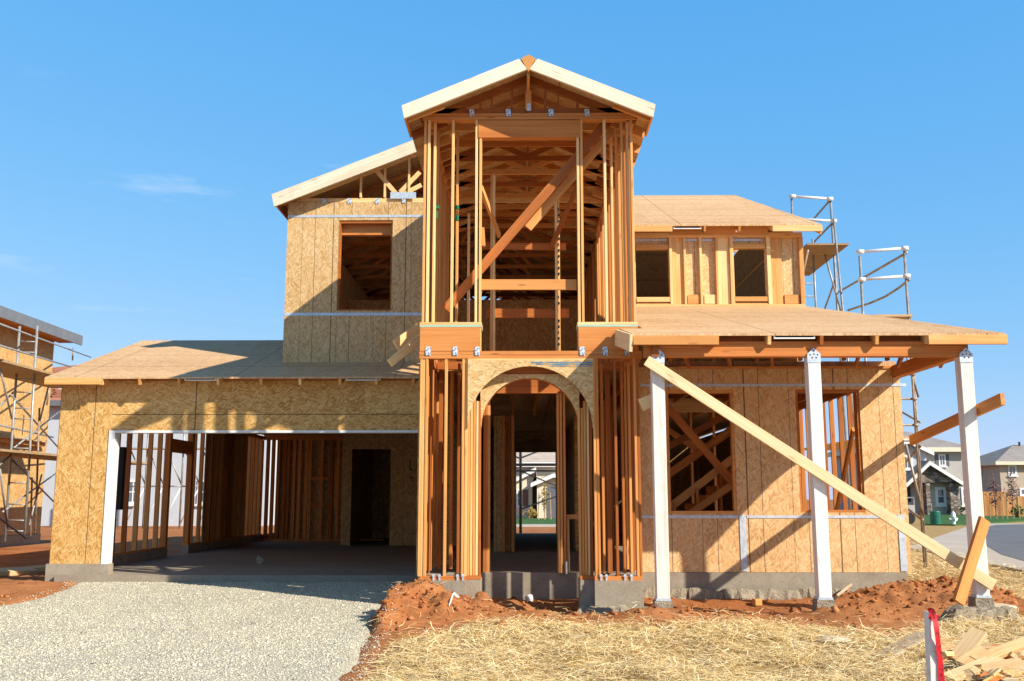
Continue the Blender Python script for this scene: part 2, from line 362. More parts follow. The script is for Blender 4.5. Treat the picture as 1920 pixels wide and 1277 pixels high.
def vent(px0, px1, py0, py1, Y, parent):
    x0, x1 = Xp(px0, py0, Y), Xp(px1, py0, Y); z1, z0 = Zp(py0, Y), Zp(py1, Y)
    m = MB(); t = .018
    m.box(x0, x1, Y, Y+.03, z0, z0+t); m.box(x0, x0+t, Y, Y+.03, z0+t, z1); m.box(x1-t, x1, Y, Y+.03, z0+t, z1)
    v = m.build('eave_vent', 'white', parent); MB().box(x0+t, x1-t, Y+.02, Y+.1, z0+t, z1).build('vent_screen', 'dark', v)
vent(346, 405, 708, 713, 16.99, groof); vent(648, 713, 708, 713, 16.99, groof)
gt = MB()   # roof framing above the garage ceiling, left gable end
gt.prism([(17.4, gtop-.1), (25.4, gtop-.1), (21.2, rz-.05)], -8.1, -8.06, 'yz')
gt.build('gable_end', 'osb_s', groof)

# ---- garage left wall, back walls (seen through the door)
gl = MB(); gl.box(-8.15, -8.02, YG+.2, 22.6, ZF, ZF+.05); gl.box(-8.15, -8.02, 24.0, 30.8, ZF, ZF+.05); gl.box(-8.15, -8.02, YG+.16, 30.8, 3.1, 3.2)
glw = gl.build('garage_side_wall', 'beam', H)
y = 17.95
while y < 25.3:
    if not 22.5 < y < 24.0: stud(-8.08, ZF+.05, 3.1, y, 'fir', glw, d=.05, w=.10)
    y += .58
for y in (22.5, 22.58, 24.02, 24.1): stud(-8.08, ZF+.05, 3.1, y, 'fir', glw, d=.05, w=.13)
beam('door_header', (-8.08, 22.5, 2.5), (-8.08, 24.1, 2.5), .3, .12, 'beam', glw)
MB().box(-8.16, -8.14, 25.4, 28.9, ZF, 3.3).build('sheathing', 'osb_s', glw)
for k in range(8): stud(-8.08, ZF+.05, 3.1, 25.6+.46*k, 'fir', glw, d=.05, w=.12)
for k in range(4): stud(-8.08, ZF+.05, 3.1, 29.2+.42*k, 'fir', glw, d=.05, w=.12)
ep = pbox('electrical_panel', 210, 838, 229, 956, 19.2, .14, 'dark', glw)
ep.name = 'electrical_panel'
c = at(217, 956, 19.3); MB().tube((c.x, 19.27, c.z), (c.x, 19.27, 0.1), .035).build('conduit', 'dark', ep, smooth=True)
bx0, bx1 = Xp(640, 950, 28), Xp(800, 950, 28)
iw = MB(); iw.wall(bx0, bx1+1.2, 0.0, 3.25, [(Xp(659,900,28), Xp(732,900,28), -1, Zp(842,28))], 28, 28.12)
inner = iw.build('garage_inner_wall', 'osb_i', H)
nm = MB()
px_, pz_ = xz(768, 868, 27.99)
nm.box(px_, px_+.09, 27.985, 27.996, pz_-.2, pz_-.17); nm.box(px_, px_+.03, 27.985, 27.996, pz_-.17, pz_+.1); nm.box(px_, px_+.1, 27.985, 27.996, pz_-.42, pz_-.39); nm.box(px_+.07, px_+.1, 27.985, 27.996, pz_-.52, pz_-.42)
nm.build('spray_marks', 'ink', inner)
bk = MB(); bk.box(-8.1, -4.3, 30.9, 31.0, 0, .06); bk.box(-8.1, -4.3, 30.9, 31.0, 3.1, 3.25)
bkw = bk.build('garage_back_wall', 'beam', H)
for px in (490, 502, 512, 522, 534, 541, 552, 562, 575, 582, 604, 622, 634):
    stud(Xp(px, 900, 31), 0.06, 3.1, 30.95, 'fir', bkw, w=.1)
MB().wall(Xp(520,900,31.1), Xp(640,900,31.1), 0, 3.2, [(Xp(548,900,31.1), Xp(552,900,31.1), .6, 2.6), (Xp(627,900,31.1), Xp(632,900,31.1), 1.0, 2.5)], 31.02, 31.1).build('sheathing', 'osb_i', bkw)
for z in (.8, 1.6): beam('blocking', (Xp(570,900,31), 30.95, z+.3), (Xp(622,900,31), 30.95, z+.3), .1, .09, 'beam', bkw)

# ---- floor deck over the ground floor, house back and side walls
dk = MB(); dk.box(-8.15, -1.6, YG+.16, ZB, 3.26, 3.345); dk.box(-1.6, 5.9, 15.56, ZB, 3.30, 3.44)
deck = dk.build('floor_deck', 'osb_roof', H)
jo = MB()
for k in range(7): jo.box(-1.15+.46*k, -1.105+.46*k, 15.6, 21.4, 3.06, 3.299)
for k in range(9): jo.box(1.9+.46*k, 1.945+.46*k, 15.6, 22.4, 3.06, 3.299)
jo.build('floor_joists', 'fir', deck)
gj = MB()
for k in range(17): gj.box(-8.0, -1.7, 17.6+.61*k, 17.645+.61*k, 3.05, 3.258)
gj.build('ceiling_joists', 'fir', deck)
d0, d1, dz1 = Xp(968, 920, ZB), Xp(1042, 920, ZB), Zp(848, ZB)
bw = MB(); bw.wall(-8.15, 5.9, 0.0, 3.31, [(d0, d1, -1, dz1)], ZB, ZB+.13)
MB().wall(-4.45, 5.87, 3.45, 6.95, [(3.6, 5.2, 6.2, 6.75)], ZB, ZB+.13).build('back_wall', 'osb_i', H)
MB().box(-4.36, 1.6, 24.2, 24.3, 3.45, 6.2).build('darkening_partition', 'osb_i', H); MB().box(1.75, 5.79, 24.6, 24.7, 3.45, 6.2).build('darkening_partition', 'osb_i', H); MB().box(bx0, bx0+.1, 28.13, 32.99, 0, 3.24).build('darkening_partition', 'osb_s', H)  # partitions added to keep the interior behind the openings dark
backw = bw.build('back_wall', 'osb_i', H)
sw = MB(); sw.box(-4.5, -4.37, YU+.16, ZB, 3.3, 6.93)
sw.build('side_wall', 'osb_s', H); MB().box(5.8, 5.88, YW+.2, ZB, 3.45, 6.93).build('side_wall', 'osb_s', H)
sidew = MB().box(5.86, 5.94, 21.6, ZB, ZF, 3.25).build('side_wall', 'osb_s', H)
y = 15.72
while y < 21.6:
    stud(5.9, ZF+.05, 3.2, y, 'fir', sidew, d=.04, w=.085); y += .53
MB().box(5.84, 5.96, 15.6, 21.6, ZF, ZF+.05).box(5.84, 5.96, 15.6, 21.6, 3.18, 3.28).build('plate', 'beam', sidew)
beam('let_in_brace', at(1600, 805, 17.2), at(1568, 960, 18.6), .1, .05, 'fir', sidew)

# ---- hall partitions
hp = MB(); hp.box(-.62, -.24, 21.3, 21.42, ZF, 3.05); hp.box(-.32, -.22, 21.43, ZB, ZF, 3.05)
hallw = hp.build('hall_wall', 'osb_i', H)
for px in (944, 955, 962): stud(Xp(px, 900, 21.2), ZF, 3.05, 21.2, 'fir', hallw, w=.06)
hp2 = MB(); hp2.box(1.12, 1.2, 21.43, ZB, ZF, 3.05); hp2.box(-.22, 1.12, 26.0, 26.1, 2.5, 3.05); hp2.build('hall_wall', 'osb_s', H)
HALL_ARCH = True
for k in range(5): stud(1.5+.0*k, ZF, 3.05, 17+.46*k, 'fir', hallw, d=.05, w=.1)
ent = MB(); z0_, z1_ = Zp(738, 15.3), Zp(704, 15.3)
ent.box(Xp(903, 720, 15.3), Xp(1110, 720, 15.3), 15.24, 15.38, z0_, z1_+.12)
entry = ent.build('entry_header', 'beam', H)
for px in (908, 912.5, 917): stud(Xp(px, 900, 15.4), ZF, z0_+.3, 15.45, 'fir', entry, name='post_stud')
for px in (1046.5, 1052, 1058): stud(Xp(px, 900, 15.4), ZF, z0_-.002, 15.32, 'fir', entry, name='post_stud')
beam('rail', at(1062, 969, 15.5), at(1110, 969, 15.5), .07, .11, 'firb', entry)
stud(Xp(1065.5, 1010, 15.5), ZF, Zp(973, 15.5), 15.5, 'firb', entry)
MB().box(Xp(1061,1058,15.2), Xp(1064,1058,15.2), 15.22, 15.25, ZF-.01, ZF+.17).build('hold_down', 'galv', entry)

# ---- tower: lower storey
zp1, zp0 = Zp(658, YT), Zp(672, YT)
lw = MB(); 
lw.box(XL, XR+.02, YT, YT+.14, zp0, (zp0+zp1)/2-.002); lw.box(XL, XR+.02, YT+.003, YT+.14, (zp0+zp1)/2+.002, zp1)
lw.box(XL, XL+.14, YT+.141, 17.2, zp0, zp1); lw.box(XR-.12, XR+.02, YT+.141, 15.34, zp0, zp1)
lower = lw.build('tower_entry_wall', 'beam', H)
for a_, b_, c_, d_ in ((xs0+.005, xs1-.005, YT, YT+.13), (xs1-.003, xs2, 14.035, 14.2), (xr1+.005, xr2-.005, YT, YT+.13), (xr0, xr1+.003, 14.035, 14.2)): MB().box(a_, b_, c_, d_, ZF+.001, ZF+.055).build('sill_plate', 'beam', lower)
zs = ZF+.056
for px in (787.6, 792.6, 797.6, 834.5, 867.5, 873): stud(Xp(px, 894, YT), zs, zp0, YT+.065, 'firb', lower, name='stud')
for px in (1116.5, 1122, 1156, 1193.5, 1199.5): stud(Xp(px, 894, YT), zs, zp0, YT+.065, 'fir', lower)
apx, apz = Xp(994, 800, YT), Zp(803, YT); ar = Zp(683.4, YT)-apz
zj = apz + ar*.86
for k, px in enumerate((878.6, 883.8, 889, 894.2, 899.2)): stud(Xp(px, 894, 14.05), zs, apz+.1+.13*(4-k)*0+ (.40 if k < 3 else .30), 14.12, 'firb' if k % 2 else 'fir', lower, w=.032, name='jamb_stud')
for k, px in enumerate((1087, 1092.3, 1097.6, 1103, 1108.4)): stud(Xp(px, 894, 14.05), zs, apz+(.30 if k < 2 else .40), 14.12, 'firb' if k % 2 else 'fir', lower, w=.033, name='jamb_stud')
# boxed pilaster backs and side walls
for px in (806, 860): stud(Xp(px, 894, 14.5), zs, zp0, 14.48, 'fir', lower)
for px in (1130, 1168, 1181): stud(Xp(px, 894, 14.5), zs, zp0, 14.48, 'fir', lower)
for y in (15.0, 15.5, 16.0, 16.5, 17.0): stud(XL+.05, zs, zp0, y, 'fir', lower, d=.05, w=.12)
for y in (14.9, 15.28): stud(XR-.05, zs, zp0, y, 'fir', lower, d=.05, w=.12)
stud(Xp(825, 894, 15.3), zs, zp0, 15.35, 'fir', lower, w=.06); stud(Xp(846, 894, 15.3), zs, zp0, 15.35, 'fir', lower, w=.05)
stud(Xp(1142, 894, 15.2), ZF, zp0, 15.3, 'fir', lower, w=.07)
MB().wall(14.03, 17.22, ZF+.06, 3.2, [(14.7,15.12,1.5,1.78), (14.2,14.95,.44,.58)], XL-.016, XL-.004, swap=True).build('side_sheathing', 'osb_s', lower)
beam('let_in_brace', at(806, 690, 14.7), at(824, 712, 16.4), .1, .05, 'fir', lower)
for px in (813, 824, 858, 868, 1127, 1137, 1172, 1184):
    ab = MB(); x = Xp(px, 1085, YT); ab.box(x-.012, x+.012, YT-.02, YT-.003, ZF-.01, ZF+.085); ab.box(x-.02, x+.02, YT-.024, YT-.004, ZF+.05, ZF+.075)
    ab.build('anchor_bolt', 'galv', lower)
# arch boards
def arch_poly(cx, cz, r, x0, x1, ztop, n=32):
    pts = [(x0, cz), (cx-r, cz)]
    pts += [(cx-r*math.cos(math.pi*i/n), cz+r*math.sin(math.pi*i/n)) for i in range(1, n)]
    pts += [(cx+r, cz), (x1, cz), (x1, ztop), (x0, ztop)]
    return pts[::1]
def arch_board(name, cx, cz, r, x0, x1, ztop, y0, y1, mat, n=32):
    """strip mesh of quads so the curved opening stays clean"""
    m = MB(); th = [math.pi*i/n for i in range(n+1)]
    inn = [(cx-r*math.cos(t), cz+r*math.sin(t)) for t in th]
    out = [(x0, cz)]
    outp = []
    for (x, z) in inn:
        outp.append((x, ztop))
    outp[0] = (x0, ztop); outp[-1] = (x1, ztop)
    vs = []
    for (a, b), (c_, d_) in zip(inn, outp): vs += [(a, y0, b), (c_, y0, d_), (a, y1, b), (c_, y1, d_)]
    fs = []
    for i in range(n):
        k = 4*i
        fs += [(k, k+4, k+5, k+1), (k+2, k+3, k+7, k+6), (k, k+2, k+6, k+4), (k+1, k+5, k+7, k+3)]
    m.add(vs, fs)
    # side cheeks
    for x_, a in ((x0, inn[0]), (x1, inn[-1])):
        if abs(x_-a[0]) > .002:
            s_ = sorted((x_, a[0])); m.add([(x_, y0, cz), (a[0], y0, cz), (x_, y0, ztop), (x_, y1, cz), (a[0], y1, cz), (x_, y1, ztop)], [(0,1,2), (3,5,4), (0,3,4,1), (0,2,5,3)])
    return m.build(name, mat, lower)
arch_board('hall_arch', Xp(1005, 840, 25.9), Zp(868, 25.9), .62, -.21, 1.11, 3.0, 25.9, 25.98, 'osb_a')
ax0, ax1 = Xp(877, 740, YT), Xp(1112.5, 740, YT)
arch_board('arch_panel', apx, apz, min(ar, ax1-apx-.002, apx-ax0-.002), ax0, ax1, zp0-.03, YT-.012, YT+.03, 'osb_a')
lw2 = MB().box(ax0, ax1, YT-.005, YT+.13, zp0-.029, zp0-.002).build('head_plate', 'firb', lower)
a2x, a2z = Xp(993.5, 790, 14.1), Zp(800, 14.1); a2r = Zp(709.3, 14.1)-a2z
arch_board('arch_panel', a2x, a2z, a2r, a2x-a2r-.012, a2x+a2r+.012, Zp(702, 14.1), 14.08, 14.11, 'osb_a')
MB().box(ax0+.05, ax1-.05, 14.13, 14.3, Zp(704, 14.13), zp0).build('header', 'beam', lower)
m = MB(); n = 24
for i in range(n):    # curved backing under both arches
    t0, t1 = math.pi*i/n, math.pi*(i+1)/n
    p = [(a2x-a2r*math.cos(t)*k, a2z+a2r*math.sin(t)*k) for t in (t0, t1) for k in (1.003, 1.05)]
    m.add([(a, y_, b) for y_ in (14.111, 14.28) for a, b in p], [(0,1,3,2),(4,6,7,5),(0,2,6,4),(1,5,7,3)])
m.build('arch_backing', 'beam', lower)
# blue spray on the arch board
def spray(name, quads, Y, mat, parent):
    m = MB()
    for (x0, y0, x1, y1) in quads:
        n = 14; a = []
        for i in range(n+1):
            px = x0+(x1-x0)*i/n; j = random.uniform(-1, 1)*.5
            a.append((at(px, y0+j*.6, Y), at(px, y1+random.uniform(-1,1)*.5, Y)))
        for (p, q), (r_, s_) in zip(a[:-1], a[1:]): m.add([p, q, s_, r_], [(0,1,2,3)])
    return m.build(name, mat, parent)
spray('paint_band', [(996, 678.5, 1110, 680.5), (1005, 682, 1111, 684), (1032, 685.5, 1110, 687)], YT-.0165, 'inkb', lower)
# strap ties on the band
def tie(px, py, w, h, Y, parent, mat='tie'):
    x, z = xz(px, py, Y); s_ = Y/1850
    MB().box(x-w/2*s_, x+w/2*s_, Y-.006, Y-.001, z-h/2*s_, z+h/2*s_).build('strap_tie', mat, parent, origin=(x, Y, z))
for px in (802.5, 853.5, 895, 1091.5, 1134.5, 1175): tie(px, 658.5, 10, 17, YT-.004, lower)

# ---- tower: floor band and upper storey
zb1 = Zp(613, YT); zb0 = zp1+.002
ub = MB(); ub.box(Xp(787.5, 635, YT), Xp(900.5, 635, YT), YT-.003, YT+.42, zb0, zb1); ub.box(Xp(1085, 635, YT), Xp(1197, 635, YT), YT-.003, YT+.42, zb0, zb1)
zt0, zt1 = Zp(224, YT), Zp(212, YT)
ub.box(XL, XR, YT, YT+.14, zt0, (zt0+zt1)/2-.002); ub.box(XL, XR, YT+.002, YT+.14, (zt0+zt1)/2+.002, zt1)
ub.box(XL, XL+.13, YT+.141, YU-.06, zt0, zt1); ub.box(XR-.13, XR, YT+.141, YW-.02, zt0, zt1)
ub.box(XL, XL+.13, YT+.43, YU-.06, zb0, zb1); ub.box(XR-.13, XR, YT+.43, YW-.02, zb0, zb1)
upper = ub.build('tower_upper_wall', 'beam', H)
zs2 = Zp(604, YT)
for a, b in ((787, 903), (1083, 1196)):
    x0, x1 = Xp(a, 608, YT), Xp(b, 608, YT)
    MB().box(x0, x1, YT-.004, YT+.4, zb1+.03, zs2).build('sill_plate', 'firb', upper)
    MB().box(x0, x1, YT-.004, YT+.4, zb1+.002, zb1+.028).build('sill_foam', 'mint', upper)
for px in (795.5, 802.5, 847.5, 893): stud(Xp(px, 410, YT), zs2, zt0, YT+.065, 'firb', upper)
for px in (1091.5, 1135.5, 1187): stud(Xp(px, 410, YT), zs2, zt0, YT+.065, 'firb', upper)
zh0, zh1 = Zp(258, YT), Zp(225, YT)
stud(Xp(900.5, 410, YT), zp1+.003, zh0, YT+.065, 'firb', upper, name='trimmer_stud'); stud(Xp(1084.5, 410, YT), zp1+.003, zh0, YT+.065, 'firb', upper, name='trimmer_stud')
beam('header', (Xp(897, 242, YT), YT+.065, (zh0+zh1)/2), (Xp(1088, 242, YT), YT+.065, (zh0+zh1)/2), zh1-zh0-.004, .13, 'beam', upper)
for px, Y in ((814, 14.0), (820, 14.35), (857, 14.4)): stud(Xp(px, 410, Y), zs2, zt0, Y+.06, 'firb', upper)
for px, Y in ((1148, 14.45), (1158, 14.2), (1169, 14.0), (1178.5, 14.02)): stud(Xp(px, 410, Y), zs2, zt0, Y+.06, 'firb', upper)
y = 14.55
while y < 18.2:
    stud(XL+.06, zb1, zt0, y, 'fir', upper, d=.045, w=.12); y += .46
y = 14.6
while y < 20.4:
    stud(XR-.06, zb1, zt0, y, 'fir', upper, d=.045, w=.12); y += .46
it = MB(); it.box(1.6, 1.66, 20.7, 26.6, 3.45, 3.5); it.box(1.6, 1.7, 20.7, 26.6, 6.8, 6.95)
ip = it.build('loft_partition', 'beam', H)
for k in range(13): stud(1.64, 3.5, 6.8, 20.9+.46*k, 'fir', ip, d=.045, w=.11)
# frame standing inside the tower: two stud pairs with rails and struts
inn = MB(); inn.box(XL+.15, XR-.15, 15.15, 15.25, zp1-.1, zp1+.02)
loft = inn.build('loft_rail_frame', 'beam', H)
for px in (921.5, 926.2): stud(Xp(px, 500, 15.2), zp1+.02, Zp(330, 15.2), 15.2, 'firb', loft)
for px in (1043.2, 1047.8): stud(Xp(px, 500, 15.2), zp1+.02, Zp(365, 15.2), 15.2, 'firb', loft)
stud(Xp(878.5, 500, 15.2), zp1+.02, Zp(400, 15.2), 15.25, 'firb', loft)
pbeam('rail', (903, 534), (1081, 534), .155, .04, 'beam', loft, Y=14.06)
pbeam('rail', (912, 587.5), (1067, 587.5), .145, .04, 'beam', loft, Y=15.3)
pbeam('rail', (904, 461.5), (1061, 463), .11, .04, 'beam', loft, Y=15.32)
pbeam('strut', (902, 352), (936, 442), .09, .045, 'fir', loft, Y=14.1, Y2=15.1)
pbeam('strut', (1089, 336), (1034, 462), .09, .045, 'fir', loft, Y=14.1, Y2=15.15)
pbeam('strut', (905, 428), (907, 462), .09, .05, 'firb', loft, Y=14.0)
st = MB()
for i, yy in enumerate(range(392, 652, 11)):
    if 521 < yy < 547 or 574 < yy < 600: continue
    x, z = xz(1047.8, yy, 15.13); st.box(x-.014, x+.014, 15.131, 15.1385, z-.022, z+.016) if i % 3 else st.box(x-.014, x+.002, 15.131, 15.1385, z-.026, z+.02)
st.build('stamp_marks', 'ink', loft)
for (px0, py0, px1, py1, Y) in ((817.5, 385, 823.5, 391, 14.27), (855, 385, 860.5, 392, 14.3), (853.5, 404, 860, 413, 14.3), (818, 396, 820.5, 410, 14.27)):
    a, b = at(px0, py0, Y), at(px1, py1, Y); MB().box(a.x, b.x, Y-.01, Y+.04, b.z, a.z).build('paint_mark', 'green_p', upper)
for px in (884.5, 953, 1033, 1100.5): tie(px, 211.5, 10, 15, YT-.004, upper)
tie(991.5, 201, 7, 16, YT-.004, upper, 'galv')

# ---- tower roof
rx, half, ts, yf = .09, 1.79, .417, 13.4
rzt = Zp(106.5, yf); ezt = rzt - ts*half
tr = MB()
for sgn in (-1, 1):
    xe = rx+sgn*half; yb = 20.2
    a = [(rx,yf,rzt-.03),(xe,yf,ezt-.03),(xe,yb,ezt-.03),(rx,yb,rzt-.03)]
    b = [(p[0],p[1],p[2]+.03) for p in a]
    if sgn < 0: a, b = a[::-1], b[::-1]
    tr.hexa(a, b)
troof = tr.build('tower_roof', 'osb_roof', H)
def gable_fascia(parent, cx, zt, half, slope, Y, h, gap, sides=(-1, 1), mat='fascia', th=.045, out=.0):
    for s in sides:
        p = Vector((cx+s*(half+out), Y, zt-slope*(half+out)-h/2)); q = Vector((cx+s*gap, Y, zt-slope*gap-h/2))
        wd = h*math.cos(math.atan(slope))
        k = wd*slope
        beam('fascia', p, q, wd, th, mat, parent, cut=(k*-s*-1*s if False else k*.5, -k*.6))
gable_fascia(troof, rx, rzt+.004, half, ts, yf-.03, .21, .075)
MB().prism([(rx-.0, rzt-.245), (rx+.105, rzt-.05), (rx, rzt+.008), (rx-.105, rzt-.05)], yf-.055, yf+.02).build('ridge_block', 'firb', troof)
beam('ridge_board', (rx, yf+.03, rzt-.19), (rx, 20, rzt-.19), .24, .04, 'fir', troof)
# sub-fascia, tails under both eaves
for sgn in (-1, 1):
    xe = rx+sgn*half
    y = 13.62
    while y < 18.4:
        beam('rafter_tail', (xe-sgn*.02, y, ezt-.1+.01), (xe-sgn*.55, y, ezt-.1+.53*ts), .13, .045, 'fir', troof); y += .695
    beam('fascia', (xe-sgn*.015, yf+.02, ezt-.09), (xe-sgn*.015, 14.25, ezt-.09), .12, .03, 'fir', troof)
tm = MB()
for sgn in (-1, 1):
    x = XL+.06 if sgn < 0 else XR-.06
    tm.box(x-.02, x+.02, 14.05, 18.3, zt1+.001, zt1+.16)
tm.build('eave_blocking', 'osb_s', troof)
def truss(Y, cx, zc, half, slope, rtop, webs, parent, name='truss', mat='fir'):
    m = MB(); w, t = .09, .04; ch = .1
    m.box(cx-half, cx+half, Y-t/2, Y+t/2, zc, zc+w)
    for s in (-1, 1):
        m.bar((cx+s*half*1.0, Y, rtop-slope*half-ch/2-.04), (cx+s*.02, Y, rtop-ch/2-.04), ch, t)
    for (xa, za, xb, zb_) in webs: m.bar((xa, Y+.001, za), (xb, Y+.001, zb_), .085, t-.004, (0,1,0) if abs(xa-xb) < .01 else (0,0,1))
    return m.build(name, mat, parent)
def roofz(x): return rzt-.05-ts*abs(x-rx)-.09
gab = [Xp(p, 190, YT) for p in (900, 922, 960, 1023, 1083)]
m_webs = [(x, zt1+.09, x, roofz(x)) for x in gab] + [(rx, zt1+.09, rx, rzt-.3)]
truss(YT+.06, rx, zt1+.002, 1.6, ts, rzt, m_webs, troof)
beam('king_post', (Xp(990.5, 190, YT), YT+.02, zt1+.05), (Xp(990.5, 190, YT), YT+.02, rzt-.3), .05, .09, 'fir', troof, up=(0,1,0))
y = YT+.72
while y < 20.2:
    truss(y, rx, zt1+.002, 1.6, ts, rzt, [(rx-1.0, zt1+.08, rx-.5, roofz(rx-.5)), (rx-.5, roofz(rx-.5), rx, zt1+.08), (rx, zt1+.08, rx+.5, roofz(rx+.5)), (rx+.5, roofz(rx+.5), rx+1.0, zt1+.08), (rx, zt1+.08, rx, rzt-.3)], troof); y += .695

# ---- upper left room
uz1, uz0 = Zp(378, YU), 3.36
ux0 = Xp(535, 530, YU)
wx0, wx1 = Xp(634, 497, YU), Xp(735, 497, YU); wz1, wz0 = Zp(412, YU), Zp(582, YU)
uw = MB().wall(ux0, XL+.02, uz0, uz1, [(wx0, wx1, wz0, wz1)], YU, YU+.15).build('upper_room_wall', 'osb_u', H)
m = MB(); t = .04
for z, h in ((Zp(404.5, YU), .045), (Zp(588.5, YU), .055)): m.box(ux0+.005, XL, YU-.007, YU-.002, z-h/2, z+h/2)
m.build('metal_strap', 'galv', uw)
fm = MB(); fm.box(wx0-.01, wx1+.01, YU+.02, YU+.14, wz1-.055, wz1-.001); fm.box(wx0+.0, wx0+.03, YU+.02, YU+.14, wz0+.03, wz1-.056); fm.box(wx1-.03, wx1, YU+.02, YU+.14, wz0+.03, wz1-.056); fm.box(wx0, wx1, YU+.02, YU+.14, wz0, wz0+.029)
fm.build('window_frame', 'fir', uw)
MB().box(wx0-.1, wx1+.1, YU+.16, YU+.28, wz1-.25, wz1+.02).build('header', 'beam', uw)
for px in (607, 655, 707): tie(px, 377, 8, 11, YU-.004, uw)
tie(756, 366.5, 50, 13, YU-.012, uw, 'galv'); tie(757, 377, 7, 8, YU-.006, uw)
# ---- main gable roof behind it
mcx, mslope, my0, my1 = -1.4, .40, 18.05, 33.2
mez = Zp(363, my0); mzt = mez + mslope*3.3; 
mr = MB()
for (xe) in (-4.7, 1.9):
    ze = mzt-mslope*abs(xe-mcx)
    a = [(mcx,my0,mzt-.03),(xe,my0,ze-.03),(xe,my1,ze-.03),(mcx,my1,mzt-.03)]; b = [(p[0],p[1],p[2]+.03) for p in a]
    if xe < mcx: a, b = a[::-1], b[::-1]
    mr.hexa(a, b)
mroof = mr.build('main_roof', 'osb_roof', H)
h = .265; wd = h*math.cos(math.atan(mslope)); k = wd*mslope
beam('fascia', (-4.73, my0-.03, mzt-mslope*3.33-h/2+.01), (mcx-.1, my0-.03, mzt-mslope*.1-h/2+.01), wd, .045, 'fascia', mroof, cut=(k*.4, 0))
zc = uz1+.002
def mrz(x): return mzt-.14-mslope*abs(x-mcx)
webs = []
for px in (677, 722, 767): x = Xp(px, 340, YU+.05); webs.append((x, zc+.1, x, mrz(x)))
for (a, b) in (((700, 313), (742, 362)), ((787, 322), (750, 360)), ((790, 346), (752, 366)), ((815, 300), (860, 362))):
    p, q = at(*a, YU+.03), at(*b, YU+.03); webs.append((p.x, p.z, q.x, q.z))
truss(YU+.06, mcx, zc, 3.1, mslope, mzt-.02, webs, mroof, mat='firb')
y = YU+1.0
while y < 33:
    W = [(mcx-1.6, zc+.08, mcx-.8, mrz(mcx-.8)), (mcx-.8, mrz(mcx-.8), mcx, zc+.08), (mcx, zc+.08, mcx+.8, mrz(mcx+.8)), (mcx+.8, mrz(mcx+.8), mcx+1.6, zc+.08), (mcx-2.3, zc+.08, mcx-1.6, mrz(mcx-1.6))]
    truss(y, mcx, zc, 3.1, mslope, mzt-.02, W, mroof); y += 1.15
for k_ in range(9): beam('rafter_tail', (-4.68, 18.3+k_*1.2, mez-.1), (-4.3, 18.3+k_*1.2, mez-.1+.15), .13, .045, 'fir', mroof)
beam('fascia', (-4.685, my0+.01, mez-.12), (-4.685, 33, mez-.12), .2, .03, 'fir', mroof)

# ---- right front wall
rx0, rx1 = 1.70, Xp(1698, 880, YR)
w1 = (Xp(1251, 850, YR), Xp(1378.5, 850, YR), Zp(963, YR, 1315), Zp(731, YR, 1315))
w2 = (Xp(1496, 850, YR), Xp(1617, 850, YR), Zp(961, YR, 1555), Zp(730, YR, 1555))
rw = MB().wall(rx0, rx1, ZF+.004, 3.33, [w1, w2], YR, YR+.14).build('right_front_wall', 'osb_r', H)
m = MB()
z = Zp(722, YR, 1400); m.box(Xp(1200,722,YR), Xp(1697,722,YR)+.0, YR-.008, YR-.002, z-.022, z+.022)
m.box(Xp(1680,722,YR), Xp(1699,722,YR), YR-.009, YR-.0085, z-.02, z+.02)
z = Zp(969, YR, 1400); m.box(Xp(1200,969,YR), Xp(1384,969,YR), YR-.008, YR-.002, z-.022, z+.022); m.box(Xp(1400,969,YR), Xp(1684,969,YR), YR-.008, YR-.002, z-.02, z+.02)
m.build('metal_strap', 'galv', rw)
for a, b in ((1388, 1400), (1686, 1698)):
    MB().box(Xp(a,1020,YR), Xp(b,1020,YR), YR-.012, YR-.003, Zp(1071, YR, a), Zp(965, YR, a)).build('hold_down_strap', 'galv', rw)
for w in (w1, w2):
    m = MB(); m.box(w[0], w[0]+.04, YR+.02, YR+.14, w[2]+.04, w[3]-.05); m.box(w[1]-.04, w[1], YR+.02, YR+.14, w[2]+.04, w[3]-.05)
    m.box(w[0], w[1], YR+.02, YR+.14, w[3]-.049, w[3]); m.box(w[0], w[1], YR+.004, YR+.14, w[2], w[2]+.039)
    f_ = m.build('window_frame', 'fir', rw)
    MB().box(w[0]-.1, w[1]+.1, YR+.15, YR+.27, w[3]+.0, w[3]+.3).build('header', 'beam', f_)
    for x in (w[0]-.03, w[1]+.03): stud(x, ZF+.05, 3.2, YR+.2, 'fir', f_, w=.09)
MB().box(Xp(1270,690,YR), rx1, YR-.02, YR-.006, 3.30, 3.34).build('top_plate', 'beam', rw)
# stair seen through the first window
stp = MB(); A = [at(1253, 955, 16.9), at(1380, 855, 16.9)]
stair = beam('stair_stringer', at(1255, 952, 17.0), at(1380, 855, 17.0), .13, .05, 'fir', H)
pbeam('stringer', (1290, 966), (1374, 908), .12, .05, 'fir', stair, Y=16.8)
pbeam('handrail', (1252, 890), (1377, 802), .13, .05, 'fir', stair, Y=16.6)
pbeam('handrail', (1252, 838), (1380, 768), .11, .05, 'fir', stair, Y=16.9)
pbeam('brace', (1250, 762), (1382, 914), .125, .05, 'beam', stair, Y=16.2)
pbeam('brace', (1252, 806), (1310, 845), .10, .05, 'beam', stair, Y=17.6)
for px, a, b in ((1307, 915, 966), (1350, 882, 966), (1264, 940, 966)):
    p, q = at(px, a, 16.95), at(px, b, 16.95); stud(p.x, ZF, p.z, 16.95, 'fir', stair)
trd = MB()
for k in range(6):
    p = at(1277+21*k, 962-17*k, 17.4); trd.box(p.x, p.x+.24, 17.2, 18.2, p.z-.03, p.z); trd.box(p.x, p.x+.03, 17.2, 18.2, p.z-.16, p.z-.031)
trd.build('stair_treads', 'beam', stair)
